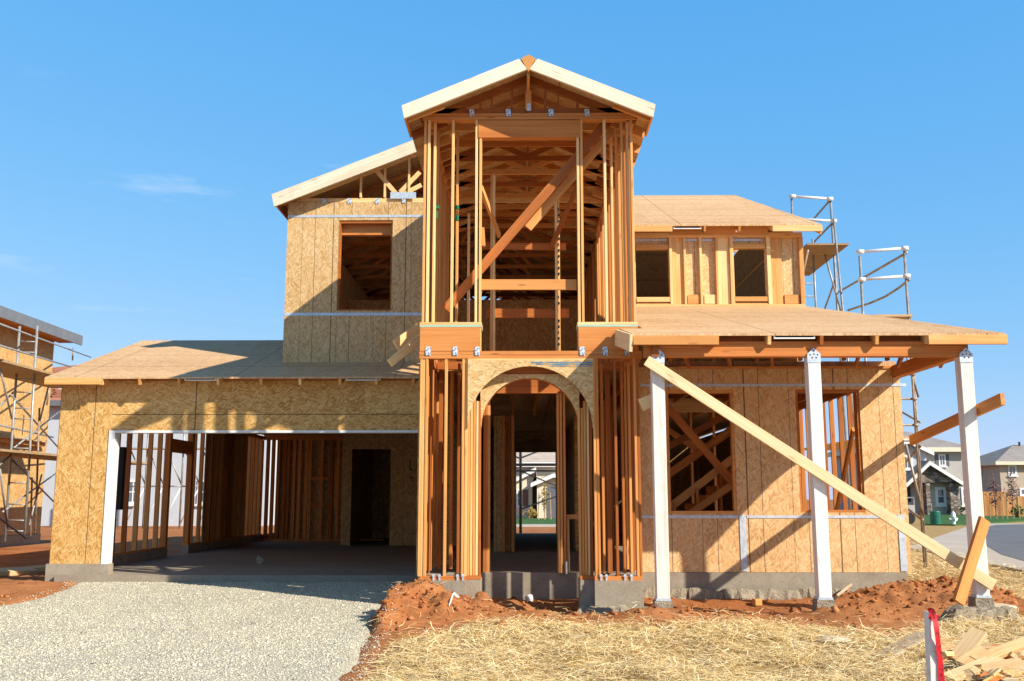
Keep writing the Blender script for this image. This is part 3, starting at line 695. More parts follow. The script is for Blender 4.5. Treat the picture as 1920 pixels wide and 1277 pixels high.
lp = MB(); a, b = at(1251, 747, 18.4), at(1364, 772, 18.4); lp.box(a.x, b.x, 18.4, 18.5, b.z, a.z); 
lp.build('landing', 'firb', stair)
for k in range(6): stud(2.0+.46*k, ZF, 3.05, 19.9, 'fir', stair)

# ---- porch
peY = 12.88; pez = Zp(625, peY, 1500); pz2 = Zp(574.5, YW, 1300); ps = (pz2-pez)/(YW-peY)
def pz(y): return pez + ps*(y-peY)
pr = MB()
def slab(m, pts, zf, th=.03):
    n = len(pts); m.add([(x, y, zf(y)-th) for x, y in pts]+[(x, y, zf(y)) for x, y in pts],
        [tuple(range(n-1,-1,-1)), tuple(range(n, 2*n))]+[(i, (i+1)%n, n+(i+1)%n, n+i) for i in range(n)])
slab(pr, [(1.45, peY), (6.36, peY), (5.96, YW), (1.72, YW), (1.72, 13.86), (1.38, 13.86)], pz)
proof = pr.build('porch_roof', 'osb_roof', H)
fh = .125
beam('fascia', (Xp(1187,630,peY-.02), peY-.02, pez-.03-fh/2), (Xp(1347,630,peY-.02), peY-.02, pez-.03-fh/2), fh, .04, 'firb', proof)
beam('fascia', (Xp(1740,630,peY-.02), peY-.02, pez-.03-fh/2), (6.36, peY-.02, pez-.03-fh/2), fh, .04, 'firb', proof)
beam('fascia', (1.43, peY-.03, pez-.13), (1.33, 13.84, pz(13.84)-.13), .23, .04, 'pale', proof)
beam('fascia', (6.345, peY, pez-.09), (5.98, YW-1, pz(YW-1)-.09), .13, .035, 'firb', proof)
for px in (1345, 1443, 1541, 1645, 1742, 1838): 
    x = Xp(px, 632, peY)
    beam('rafter_tail', (x, peY+.012, pez-.031-.058), (x, 15.9, pz(15.9)-.031-.058), .115, .045, 'firb' if px in (1345,1443,1645,1742) else 'fir', proof)
for k in range(12): beam('rafter', (2.0+.33*k, 14.9+.4*(k%3)*0, pz(14.9)-.1), (2.0+.33*k, 20.3, pz(20.3)-.1), .115, .045, 'fir', proof)
m = MB()
for a, b in ((1347, 1441), (1445, 1539), (1543, 1643), (1647, 1740)):
    m.box(Xp(a,632,peY)+.02, Xp(b,632,peY)-.02, 13.1, 13.14, pez-.1, pez+.02)
m.build('eave_blocking', 'fir', proof)
vent(1451, 1528, 627, 636, peY+.02, proof)
# web members between the porch roof and the wall
m = MB()
for k in range(7):
    x = 2.1+.62*k; m.bar((x, 13.3, 3.22), (x+.0, 15.2, 3.5), .09, .04); m.bar((x, 13.2, 3.40), (x+.38, 14.6, 3.24), .08, .04); m.box(x, x+.04, 14.0, 14.09, 3.24, 3.7)
m.build('porch_framing', 'fir', proof)
bz0, bz1 = Zp(668.5, 13.0, 1500), pez-.17+.03
bz1 = max(bz1, Zp(640, 13.0, 1500))
pb = beam('porch_beam', (1.62, 13.07, (bz0+bz1)/2), (Xp(1811, 655, 13.07), 13.07, (bz0+bz1)/2), bz1-bz0, .14, 'beam', H)
beam('side_beam', (5.86, 13.15, (bz0+bz1)/2), (5.86, 15.6, (bz0+bz1)/2), bz1-bz0-.01, .13, 'beam', pb)
stud(Xp(1226, 650, 13.1), bz0-.0, bz1, 13.0-.03, 'fir', pb, w=.09, d=.04)
pw_ = .168
for k, (pt, pbt) in enumerate((((1233, 668), (1241, 1122)), ((1525.5, 668), (1541, 1120)), ((1808.5, 668), (1836, 1116)))):
    x = (Xp(*pt, 13.07)+Xp(*pbt, 13.07))/2; zb_ = Zp(pbt[1], 13.0, pbt[0])
    p = beam('porch_post', (x, 13.07, zb_), (x, 13.07, bz0-.001), pw_, pw_, 'post', H, up=(0,1,0), c=.006)
    hw = pw_/2+.004; zc_ = bz0
    cap = MB().prism([(x-hw, zc_-.085), (x+hw, zc_-.085), (x+hw, zc_+.03), (x, zc_+.115), (x-hw, zc_+.03)], 13.07-hw-.004, 13.07-hw, 'xz')
    cp = cap.build('post_cap', 'galv', p)
    hm = MB()
    for (dx, dz) in ((0, .07), (-.05, .02), (.05, .02), (-.025, -.02), (.03, -.02), (0,.03)):
        hm.box(x+dx-.009, x+dx+.009, 13.07-hw-.006, 13.07-hw-.0045, zc_+dz-.009, zc_+dz+.009)
    hm.build('bolt_holes', 'dark', cp)
    MB().box(x-hw-.006, x+hw+.006, 13.07-hw-.006, 13.07+hw+.006, zb_-.03, zb_-.001).build('post_base', 'galv', p)
    MB().hexa([(x-.16,12.92,-.6),(x+.16,12.92,-.6),(x+.16,13.24,-.6),(x-.16,13.24,-.6)],[(x-.115,12.96,zb_-.031),(x+.11,12.96,zb_-.031),(x+.115,13.18,zb_-.031),(x-.11,13.18,zb_-.031)]).build('post_footing', 'concr', p)

# ---- right wing, upper storey
wz_b, wz_t = Zp(574, YW, 1350), Zp(436, YW, 1350)
def X2(px): return Xp(px, 505, YW)
W1 = (X2(1193), X2(1255), Zp(557, YW, 1225), Zp(467, YW, 1225)); W2 = (X2(1376.5), X2(1437), Zp(556, YW, 1405), Zp(465, YW, 1405))
ww = MB().wall(1.75, X2(1507), wz_b-.3, wz_t, [W1, W2], YW+.1, YW+.16).build('wing_wall', 'osb_r', H)
m = MB(); m.box(1.75, X2(1507), YW-.004, YW+.1, wz_b-.03, Zp(570.5, YW, 1350)); m.box(1.75, X2(1507), YW-.01, YW+.1, wz_t-.1, wz_t)
m.build('plate', 'firb', ww)
zl = Zp(570.5, YW, 1350)
for px, w in ((1258.5, .06), (1284.5, .045), (1314.5, .05), (1344.5, .045), (1373, .08), (1442.5, .08), (1503.5, .09)):
    stud(X2(px), zl, wz_t-.101, YW+.05, 'firb', ww, w=w, d=.1)
for a, b in ((1262, 1283), (1347, 1369), (1447, 1467)):
    beam('flat_board', ((X2(a)+X2(b))/2, YW+.07, zl), ((X2(a)+X2(b))/2, YW+.07, wz_t-.102), .04, X2(b)-X2(a), 'firb', ww, up=(0,1,0))
for a, b in ((1288, 1315.5), (1319, 1345.5), (1469, 1500)):
    beam('blocking', (X2(a)+.01, YW+.06, Zp(560.5, YW, a)), (X2(b)-.03, YW+.06, Zp(560.5, YW, a)), .2, .05, 'firb', ww)
for W in (W1, W2):
    for nm_, ya, yb, za, zb2 in (('sill', .0, .12, W[2]-.1, W[2]), ('lintel', .02, .12, W[3], W[3]+.1), ('cripple_plate', .01, .1, W[2]-.2, W[2]-.14)): MB().box(W[0], W[1], YW+ya, YW+yb, za, zb2).build(nm_, 'firb', ww)
m = MB()
for a, b in ((1193, 1253), (1262, 1280), (1287, 1310), (1318, 1340), (1347, 1362), (1374, 1431), (1445, 1457)):
    z = Zp(448, YW, a); m.box(X2(a), X2(b), YW+.085, YW+.095, z-.025, z+.025)
m.build('metal_strap', 'galv', ww)
pbeam('ledger', (1212, 580), (1395, 580), .07, .05, 'firb', ww, Y=YW-.35)
weY = 20.15; wez = Zp(421, weY, 1350); wrY = 26.7; wrz = Zp(366, wrY, 1300); wsl = (wrz-wez)/(wrY-weY)
wr = MB()
xe, xr_ = Xp(1541, 425, weY), Xp(1378, 366, wrY)
for dz, in ((0,),):
    a = [(1.0,weY,wez-.03),(xe,weY,wez-.03),(xr_,wrY,wrz-.03),(1.0,wrY,wrz-.03)]; b = [(p[0],p[1],p[2]+.03) for p in a]; wr.hexa(a, b)
    a = [(1.0,wrY,wrz-.03),(xr_,wrY,wrz-.03),(xe,33.3,wez-.03),(1.0,33.3,wez-.03)]; b = [(p[0],p[1],p[2]+.03) for p in a]; wr.hexa(a, b)
wroof = wr.build('wing_roof', 'osb_roof', H)
for a, b in ((1180, 1257), (1448, 1541)):
    beam('fascia', (Xp(a,428,weY), weY-.02, wez-.095), (Xp(b,428,weY), weY-.02, wez-.095), .125, .04, 'firb', wroof)
tails([1259, 1322, 1387, 1449, 1512], 428, weY, wsl, wez, 1.2, .11, wroof)
beam('fascia', (xe-.02, weY, wez-.13), (xr_-.02, wrY, wrz-.1), .16, .04, 'firb', wroof)
m = MB()
for a, b in ((1261, 1320), (1324, 1385), (1389, 1447)): m.box(Xp(a,428,weY), Xp(b,428,weY), YW-.05, YW-.02, wez-.14, wez+.06)
m.build('eave_blocking', 'fir', wroof)
vent(1263, 1315, 425, 430, weY+.03, wroof)
ge = MB(); gze = lambda Y: wez-.06+wsl*(min(Y, 2*wrY-Y)-weY)
ge.prism([(20.7, 6.94), (32.6, 6.94), (31.0, min(7.9, gze(31.0))), (22.4, min(7.9, gze(22.4)))], 5.78, 5.82, 'yz'); ge.build('gable_end', 'osb_s', wroof)
for k in range(12):
    Yk_ = 22.6+.72*k; beam('gable_stud', (5.80, Yk_, 7.91), (5.80, Yk_, gze(Yk_)), .05, .10, 'fir', wroof, up=(0,1,0))
y = 21.0
for k in range(10):
    beam('rafter', (5.2, 0, 0) if False else (2.0+.42*k, 20.6, wez+.02), (2.0+.42*k, wrY-.1, wrz-.12), .12, .045, 'fir', wroof)
# ================================================================== GROUND
def perlin(x, y, seed=0):
    r = np.random.default_rng(seed); p = r.permutation(256); p = np.concatenate([p, p])
    ang = r.uniform(0, 2*np.pi, 256); gx, gy = np.cos(ang), np.sin(ang)
    xi = np.floor(x).astype(int); yi = np.floor(y).astype(int); xf = x-xi; yf_ = y-yi
    f = lambda t: t*t*t*(t*(t*6-15)+10)
    u, v = f(xf), f(yf_)
    def gd(a, b, dx, dy):
        h = p[(p[a & 255]+b) & 255]; return gx[h]*dx+gy[h]*dy
    n00 = gd(xi, yi, xf, yf_); n10 = gd(xi+1, yi, xf-1, yf_); n01 = gd(xi, yi+1, xf, yf_-1); n11 = gd(xi+1, yi+1, xf-1, yf_-1)
    return (n00*(1-u)+n10*u)*(1-v)+(n01*(1-u)+n11*u)*v
def fbm(x, y, o=4, seed=0):
    s, a = 0, 1.0
    for k in range(o): s = s+a*perlin(x*2**k, y*2**k, seed+k); a *= .5
    return s
G0 = -0.20
re = [gnd(*p, G0) for p in ((772,1086),(758,1115),(736,1140),(715,1165),(690,1197),(662,1240),(640,1277),(585,1360))]
re_y = np.array([p.y for p in re])[::-1]; re_x = np.array([p.x for p in re])[::-1]
le = [gnd(*p, G0) for p in ((-420,1225),(-200,1208),(0,1172),(60,1154),(110,1134),(150,1106))]
le_x = np.array([p.x for p in le]); le_y = np.array([p.y for p in le])
o_ = np.argsort(le_x); le_x, le_y = le_x[o_], le_y[o_]
def gravel_d(x, y):
    d1 = np.interp(y, re_y, re_x)-x
    d2 = np.where(y > 11, x-np.interp(y, [11,12.2,13.1,14.25,15.05,16.2,17.9], [-13,-9.5,-8.2,-7.3,-7.2,-7.3,-7.8]), 3.0)
    return np.minimum(d1, d2)+.10*fbm(x*1.3, y*1.3, 3, 11)
sb = [gnd(*p, G0) for p in ((640,1282),(690,1228),(760,1202),(840,1180),(900,1168),(1000,1166),(1150,1173),(1300,1168),(1450,1170),(1600,1184),(1680,1196),(1750,1178),(1850,1164),(1930,1152))]
sb_x = np.array([p.x for p in sb]); sb_y = np.array([p.y for p in sb]); o_ = np.argsort(sb_x); sb_x, sb_y = sb_x[o_], sb_y[o_]
def smooth(t): t = np.clip(t, 0, 1); return t*t*(3-2*t)
def straw_m(x, y):
    a = np.interp(x, sb_x, sb_y)-y+.35*fbm(x*1.1, y*1.1, 4, 21)
    front = smooth(a/.5+.4)*smooth((x-np.interp(y, re_y, re_x)-.05)/.35)
    right = smooth((x-6.75+.4*fbm(x*.8, y*.8, 3, 31))/.6)*smooth((90-y)/16)*smooth((y-10)/1)
    rightb = smooth((x-6.4-.25*(y-15.5))/.8)*smooth((y-15.8)/.8)*smooth((90-y)/16)
    return np.clip(np.maximum(np.maximum(front, right), rightb), 0, 1)
MOUNDS = [(-1.30,13.36,.33,.45,.33),(-1.75,12.75,.27,.42,.55),(-1.0,12.75,.17,.45,.4),(-1.95,11.9,.17,.32,.6),(-2.0,11.1,.10,.25,.5),(-.55,13.3,.13,.28,.25),
          (6.5,15.3,.26,1.0,.8),(5.3,14.7,.16,.8,.45),(6.4,14.1,.13,.8,.4),(4.15,12.75,.14,.7,.28),(1.75,12.85,.12,.6,.3),(.35,14.0,.06,.35,.25),(-.1,14.7,.12,.6,.3),(.2,12.9,.06,.9,.3)]
HOLES = [(5.05,13.35,.24,.55,.35),(5.9,13.4,.12,.5,.2),(6.0,12.7,.07,.5,.3),(.25,14.3,.10,.5,.2),(3.0,14.2,.05,1.7,.5),(.6,13.6,.13,1.0,.45),(.2,14.6,.10,.6,.5)]
def height(x, y):
    z = np.full_like(x, G0)
    for (mx, my, a, sx, sy) in MOUNDS: z += a*np.exp(-((x-mx)/sx)**2-((y-my)/sy)**2)
    for (mx, my, a, sx, sy) in HOLES: z -= a*np.exp(-((x-mx)/sx)**2-((y-my)/sy)**2)
    near = smooth((30-y)/8)*smooth((14-np.abs(x))/4)
    s = straw_m(x, y); gm_ = smooth((gravel_d(x, y)+.1)/.2)
    dirt = (1-s)*(1-gm_)
    m = sum(a*np.exp(-((x-mx)/(sx*1.3))**2-((y-my)/(sy*1.3))**2) for mx, my, a, sx, sy in MOUNDS)
    rgh = fbm(x*3.2, y*3.2, 5, 5)
    z += near*(.035*fbm(x*.7, y*.7, 3, 3)+dirt*.028*rgh+dirt*m*(.45*np.abs(fbm(x*2.6, y*2.6, 4, 9))+.35*fbm(x*7, y*7, 3, 19))+s*.035*fbm(x*2.2, y*2.2, 3, 14))
    z = z*(1-gm_)+gm_*(G0-.05)
    z += .085*smooth((y-13.2)/3.6)*smooth((-1.2-x)/1.0)*smooth((x+12)/4)*smooth((20-y)/2)
    far = smooth((np.hypot(x, y-15)-40)/60)
    z = z*(1-far)+far*(G0-.05)
    inside = (x > -8.1) & (x < 5.9) & (y > 17.2) & (y < 33)
    z = np.where(inside, np.minimum(z, -.3), z)
    return z
def hpt(x, y): return float(height(np.array([float(x)]), np.array([float(y)]))[0])
def axis(a, b, step, lo, hi, g=1.16):
    c = list(np.arange(a, b+1e-6, step)); s = step; v = b
    while v < hi: s = min(s*g, 120); v += s; c.append(v)
    s = step; v = a; pre = []
    while v > lo: s = min(s*g, 120); v -= s; pre.append(v)
    return np.array(pre[::-1]+c)
def grid_mesh(name, X, Y, Z, keep=None):
    ny, nx = X.shape
    me = bpy.data.meshes.new(name)
    co = np.stack([X, Y, Z], -1).reshape(-1, 3).astype(np.float32)
    i, j = np.meshgrid(np.arange(nx-1), np.arange(ny-1)); a = (j*nx+i).ravel()
    q = np.stack([a, a+1, a+nx+1, a+nx], -1)
    if keep is not None: q = q[keep(q)]
    me.vertices.add(len(co)); me.vertices.foreach_set('co', co.ravel())
    me.loops.add(q.size); me.loops.foreach_set('vertex_index', q.ravel().astype(np.int32))
    me.polygons.add(len(q)); me.polygons.foreach_set('loop_start', np.arange(0, q.size, 4, dtype=np.int32))
    me.polygons.foreach_set('loop_total', np.full(len(q), 4, dtype=np.int32))
    me.polygons.foreach_set('use_smooth', np.ones(len(q), dtype=bool))
    me.update(calc_edges=True); return me
def attr(me, name, vals):
    at_ = me.attributes.new(name, 'FLOAT', 'POINT'); at_.data.foreach_set('value', np.asarray(vals, dtype=np.float32).ravel())
def link(name, me, mat, kind):
    me.materials.append(M[mat] if isinstance(mat, str) else mat)
    o = bpy.data.objects.new(name, me); COL.objects.link(o); setp(o, None, Matrix.Identity(4)); o['kind'] = kind; return o

t = NT('site_soil'); o = t.obj()
sa = t.node('ShaderNodeAttribute', attribute_name='straw').outputs['Fac']
n1 = t.noise(o, 1.3, 6, .6); n2 = t.noise(o, 14, 5, .65)
dc = t.ramp(t.math('ADD', t.math('MULTIPLY', n1, .5), t.math('MULTIPLY', n2, .5)), [(.3,(.20,.062,.018)),(.5,(.345,.122,.040)),(.7,(.46,.195,.075))])
dry = t.ramp(t.noise(o, .25, 4, .6), [(.35,(0,0,0)),(.7,(1,1,1))]); dc = t.mix(t.math('MULTIPLY', dry, .35), dc, (.46,.25,.115))
sv = t.mapping(o, rot=(0,0,.5), sca=(9, 55, 9)); sv2 = t.mapping(o, rot=(0,0,-.7), sca=(9, 55, 9))
sn = t.math('MAXIMUM', t.noise(sv, 1, 4, .6), t.noise(sv2, 1, 4, .6))
stc = t.ramp(sn, [(.42,(.17,.095,.035)),(.58,(.46,.30,.12)),(.74,(.76,.57,.28))])
fac = t.math('ADD', sa, t.math('MULTIPLY', t.math('SUBTRACT', t.noise(o, 3.5, 5, .65), .5), 1.1))
fac = t.ramp(fac, [(.35,(0,0,0)),(.6,(1,1,1))])
t.bump(n2, .5, .03)
M['soil'] = t.out(t.mix(fac, dc, stc), .95, 0, .1)
gx_ = axis(-9, 9, .06, -900, 900); gy_ = axis(7.0, 17.6, .06, 0.5, 1400)
Xg, Yg = np.meshgrid(gx_, gy_); Zg = height(Xg, Yg)
me = grid_mesh('ground', Xg, Yg, Zg); attr(me, 'straw', straw_m(Xg, Yg).ravel())
link('ground', me, 'soil', 'structure')

# gravel drive
def ramp_up(x, y): return .085*smooth((y-13.2)/3.6)*smooth((-1.2-x)/1.0)*smooth((x+12)/4)
def drive_z(x, y): return G0-.03+ramp_up(x, y)+np.clip(gravel_d(x, y)*.25, -.06, .03)+.012*fbm(x*1.2, y*1.2, 4, 41)-.012*np.exp(-((x+3.6)/.35)**2)-.012*np.exp(-((x+5.6)/.35)**2)
t = NT('drive_gravel'); o = t.obj()
vo = t.node('ShaderNodeTexVoronoi', {'Vector': o, 'Scale': 55.0}); s3 = t.node('ShaderNodeSeparateColor', {0: vo.outputs['Color']})
gc = t.ramp(s3.outputs[0], [(0,(.30,.275,.21)),(.4,(.50,.455,.335)),(1,(.68,.61,.45))])
gc = t.mix(t.math('MULTIPLY', t.ramp(vo.outputs['Distance'], [(.4,(0,0,0)),(.8,(1,1,1))]), .35), gc, (.20,.18,.14))
gc = t.mix(t.math('MULTIPLY', t.noise(o, .6, 4, .6), .3), gc, (.50,.44,.30))
t.bump(vo.outputs['Distance'], .8, .012); M['gravel'] = t.out(gc, .9, 0, .2)
gx2 = np.arange(-16, .6, .07); gy2 = np.arange(5, 17.27, .07); Xd, Yd = np.meshgrid(gx2, gy2); D = gravel_d(Xd, Yd)
Zd = drive_z(Xd, Yd)
me = grid_mesh('gravel_driveway', Xd, Yd, Zd, keep=lambda q: (D.ravel()[q] > -.25).any(1))
link('gravel_driveway', me, 'gravel', 'structure')

def scatter_stones(name, P, r, tone, mat, flat=.7):
    """one mesh of angular stones (squashed octahedra)"""
    base = np.array([(1,0,0),(-1,0,0),(0,1,0),(0,-1,0),(0,0,1),(0,0,-1)], float)
    fc = np.array([(0,2,4),(2,1,4),(1,3,4),(3,0,4),(2,0,5),(1,2,5),(3,1,5),(0,3,5)])
    n = len(P); a = rng.uniform(0, 2*np.pi, n); sc_ = np.stack([rng.uniform(.7,1.35,n), rng.uniform(.6,1.1,n), rng.uniform(.5,.9,n)*flat], -1)*r[:,None]
    V = base[None]*sc_[:,None,:]; V = V+rng.normal(0, .16, V.shape)*r[:,None,None]
    tl = rng.normal(0, .5, (n,2))
    ca, sa_ = np.cos(a)[:,None], np.sin(a)[:,None]
    x, y, z = V[...,0], V[...,1], V[...,2]
    c1, s1 = np.cos(tl[:,:1]), np.sin(tl[:,:1]); y, z = y*c1-z*s1, y*s1+z*c1
    V = np.stack([x*ca-y*sa_, x*sa_+y*ca, z], -1)+P[:,None,:]
    F_ = (fc[None]+6*np.arange(n)[:,None,None]).reshape(-1,3)
    me = bpy.data.meshes.new(name); me.vertices.add(6*n); me.vertices.foreach_set('co', V.astype(np.float32).ravel())
    me.loops.add(F_.size); me.loops.foreach_set('vertex_index', F_.ravel().astype(np.int32)); me.polygons.add(len(F_))
    me.polygons.foreach_set('loop_start', np.arange(0, F_.size, 3, dtype=np.int32)); me.polygons.foreach_set('loop_total', np.full(len(F_), 3, dtype=np.int32))
    me.update(calc_edges=True); attr(me, 'tone', np.repeat(tone, 6)); return link(name, me, mat, 'stuff')
def tone_mat(name, stops, rough=.9, spec=.2, nz=0):
    t = NT(name); f = t.node('ShaderNodeAttribute', attribute_name='tone').outputs['Fac']
    if nz: f = t.math('ADD', f, t.math('MULTIPLY', t.math('SUBTRACT', t.noise(t.obj(), nz, 4), .5), .4))
    return t.out(t.ramp(f, stops), rough, 0, spec)
M['stone'] = tone_mat('gravel_stone', [(0,(.16,.145,.115)),(.15,(.38,.345,.26)),(.45,(.55,.505,.385)),(.8,(.67,.61,.46)),(1,(.76,.68,.48))])
def cand(n, x0, x1, y0, y1): return rng.uniform(x0, x1, n), rng.uniform(y0, y1, n)
x, y = cand(210000, -10.5, .4, 7.6, 17.2); k = rng.uniform(0,1,len(x)) < np.clip(11.5/y, 0, 1)**1.2
d = gravel_d(x, y); k &= (d > -.2) & ((d > .08) | (rng.uniform(0,1,len(x)) < .35)) & (rng.uniform(0,1,len(x)) < .75+.5*fbm(x*.9, y*.5, 3, 77)); k &= ~((x < -7.5) & (y > 17.25))
x, y = x[k], y[k]; r = rng.lognormal(math.log(.0092), .38, len(x))
scatter_stones('gravel_stones', np.stack([x, y, np.maximum(drive_z(x, y), height(x, y))+r*.05], -1), r, rng.beta(2.2,1.6,len(x)), 'stone', .5)

# clods of red earth
M['clod'] = tone_mat('red_clod', [(0,(.18,.055,.016)),(.5,(.36,.125,.040)),(1,(.52,.23,.095))], .95, .1, 30)
x, y = cand(60000, -9.5, 8, 11, 17.2)
m = sum((a/.2)*np.exp(-((x-mx)/(sx*1.25))**2-((y-my)/(sy*1.25))**2) for mx, my, a, sx, sy in MOUNDS)
d = gravel_d(x, y); s = straw_m(x, y)
k = (rng.uniform(0,1,len(x)) < .035+.3*np.clip(m,0,1)) & (d < .15) & (s < .6) & ~((x > -8.2) & (x < XR) & (y > 15.3)) & ~((y > 15.35) & (x < 6.0) & (x > -8)) & ~((x < -1.5) & (x > -8.1) & (y > 16))
x, y = x[k], y[k]; r = rng.lognormal(math.log(.016), .6, len(x)).clip(.005, .07)
scatter_stones('earth_clods', np.stack([x, y, height(x, y)+r*.25], -1), r, rng.beta(2,2,len(x)), 'clod', .9)

# straw
M['straw'] = tone_mat('straw', [(0,(.32,.16,.05)),(.25,(.66,.42,.15)),(.6,(.88,.64,.28)),(1,(.94,.80,.48))], .7, .3)
def straw(name, x, y, L0, L1, wmul=1.0, tilt=.16, lift=.03):
    n = len(x); a = rng.vonmises(.4, .5, n)+np.where(rng.uniform(0,1,n) < .5, 0, np.pi); L = rng.uniform(L0, L1, n); tl = rng.normal(0, tilt, n)
    hz_ = height(x, y)+rng.exponential(lift, n).clip(0, .12)+np.abs(np.sin(tl))*L*.5
    w = rng.uniform(.0028, .006, n)*wmul*np.clip(y/9.5, .8, 2.2); bend = rng.normal(0, .12, n)*L; bz = rng.normal(0, .04, n)*L
    dx, dy, dz = np.cos(a)*np.cos(tl), np.sin(a)*np.cos(tl), np.sin(tl); nx_, ny_ = -np.sin(a), np.cos(a)
    rows = []
    for s_, bb in ((-.5, 0), (0, 1), (.5, 0)):
        cx = x+dx*L*s_+nx_*bend*bb; cy = y+dy*L*s_+ny_*bend*bb; cz = hz_+dz*L*s_+bz*bb
        roll = rng.uniform(-.6, .6, n)
        for sg in (-1, 1): rows.append(np.stack([cx+sg*nx_*w/2, cy+sg*ny_*w/2, cz+sg*roll*w/2], -1))
    V = np.stack(rows, 1); q = np.array([(0,1,3,2),(2,3,5,4)]); F_ = (q[None]+6*np.arange(n)[:,None,None]).reshape(-1,4)
    me = bpy.data.meshes.new(name); me.vertices.add(6*n); me.vertices.foreach_set('co', V.astype(np.float32).ravel())
    me.loops.add(F_.size); me.loops.foreach_set('vertex_index', F_.ravel().astype(np.int32)); me.polygons.add(len(F_))
    me.polygons.foreach_set('loop_start', np.arange(0, F_.size, 4, dtype=np.int32)); me.polygons.foreach_set('loop_total', np.full(len(F_), 4, dtype=np.int32))
    me.update(calc_edges=True); attr(me, 'tone', np.repeat(rng.beta(2.0,1.2,n), 6)); return link(name, me, 'straw', 'stuff')
x, y = cand(165000, -2.6, 9.5, 7.6, 14.0); s = straw_m(x, y); dn = .62+.5*fbm(x*1.2, y*1.2, 3, 55)
k = rng.uniform(0,1,len(x)) < s*np.clip(.5+1.1*fbm(x*.9, y*1.3, 4, 55), .08, 1)*np.clip(12/y, 0, 1)
x2, y2 = cand(42000, 6.0, 16, 13.5, 34); k2 = rng.uniform(0,1,len(x2)) < straw_m(x2, y2)*.8*np.clip(16/y2, 0, 1)
px2 = 980+1850*x2/y2; py2 = 638.5+1850*np.tan(np.arctan((CAMZ-G0)/y2)+PITCH); k2 &= ~((px2 > 1735) & (py2 < np.interp(px2, [1735,1790,1848,1920,2000,2300], [1032,1044,1060,1074,1093,1150])))
x3, y3 = cand(1500, -2.4, 6.5, 11.5, 13.6); k3 = rng.uniform(0,1,len(x3)) < .35*(gravel_d(x3, y3) < .1)
x4, y4 = cand(9000, -2.6, 9.5, 7.6, 12.8); k4 = rng.uniform(0,1,len(x4)) < straw_m(x4, y4)*np.clip(.1+1.3*fbm(x4*1.5, y4*1.9, 3, 66), 0, .8)
straw('straw_tufts', x4[k4], y4[k4], .14, .36, .9, .26, .035)
straw('straw_mulch', np.concatenate([x[k], x2[k2], x3[k3]]), np.concatenate([y[k], y2[k2], y3[k3]]), .07, .26)

# ---- street, pavement and lawn to the right
def sheet(name, pix, mat, dz, th=.0):
    pts = [gnd(*p, G0) for p in pix]; m = MB()
    z = G0+dz
    m.add([(p.x, p.y, z) for p in pts]+[(p.x, p.y, z-.4) for p in pts], [tuple(range(len(pts)))]+[(i, i+len(pts), (i+1)%len(pts)+len(pts), (i+1)%len(pts)) for i in range(len(pts))])
    o = m.build(name, mat); o['kind'] = 'structure'; return o
M['asph'] = rough_mat('asphalt', [(.3,(.11,.11,.115)),(.6,(.17,.17,.175)),(.8,(.23,.23,.23))], .5, .2, .005, .9, scale2=30)
M['walk'] = rough_mat('pavement', [(.3,(.40,.33,.26)),(.6,(.50,.43,.35)),(.8,(.58,.52,.44))], .4, .1, .005, .9, scale2=12)
M['lawn'] = rough_mat('lawn_grass', [(.3,(.03,.075,.015)),(.55,(.055,.13,.028)),(.8,(.10,.19,.045))], 1.5, .8, .05, .9, scale2=14)
sheet('pavement', [(1700,1030),(1765,1006),(1812,990),(1832,983),(2300,984),(2300,1150),(2000,1093),(1920,1074),(1848,1060),(1790,1044)], 'walk', .05)
sheet('road', [(1846,990),(1870,986),(1930,984.5),(2300,984),(2300,1120),(2000,1073),(1920,1056),(1879,1044),(1852,1028),(1842,1008)], 'asph', .058)
sheet('lawn', [(1732,962),(2300,960),(2300,975),(1925,977),(1850,983),(1790,986),(1735,985)], 'lawn', .066)
sheet('lawn', [(900,973),(1130,973),(1130,984),(900,984)], 'lawn', .05)
sheet('pavement', [(900,984.2),(1130,984.2),(1130,988),(900,988)], 'walk', .04)

# ================================================================== LOOSE TIMBERS ON THE HOUSE
def thing(o, label, cat, group=None): return tag(o, label, cat, group)
BR = 'temporary timber braces'
thing(pbeam('timber_brace', (1212, 676), (1863, 1098), .138, .045, 'pale', None, Y=12.93, Y2=12.93), 'long pale timber brace slanting down across all three white porch posts', 'brace', BR)
thing(beam('timber_brace', (6.02, 15.42, Zp(826, 15.4, 1700)), (6.02, 12.4, Zp(748, 12.4, 1870)), .15, .05, 'fir', None), 'orange timber brace rising from the wall corner past the top of the rightmost porch post', 'brace', BR)
thing(pbeam('timber_brace', (1846, 974), (1797, 1130), .17, .05, 'beam', None, Y=12.83, Y2=12.6), 'short orange board leaning steeply at the foot of the rightmost porch post', 'brace', BR)
thing(pbeam('timber_brace', (836, 580), (1146, 220), .135, .045, 'beam', None, Y=14.13, Y2=14.18), 'long timber brace running diagonally up through the tall open tower', 'brace', BR)
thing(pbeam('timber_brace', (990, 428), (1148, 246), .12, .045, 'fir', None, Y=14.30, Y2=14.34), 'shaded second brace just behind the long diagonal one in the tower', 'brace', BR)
thing(pbeam('timber_brace', (742, 648), (800, 606), .17, .045, 'firb', None, Y=14.6, Y2=14.9), 'upper of the two board ends poking out left of the tower over the garage roof', 'brace', BR)
thing(pbeam('timber_brace', (731, 681), (796, 628), .12, .05, 'firb', None, Y=14.35, Y2=14.7), 'lower of the two board ends poking out left of the tower over the garage roof', 'brace', BR)
thing(pbeam('timber_block', (1201, 760), (1229, 748), .17, .06, 'firb', None, Y=13.25), 'short timber block between the tower and the leftmost porch post', 'block')

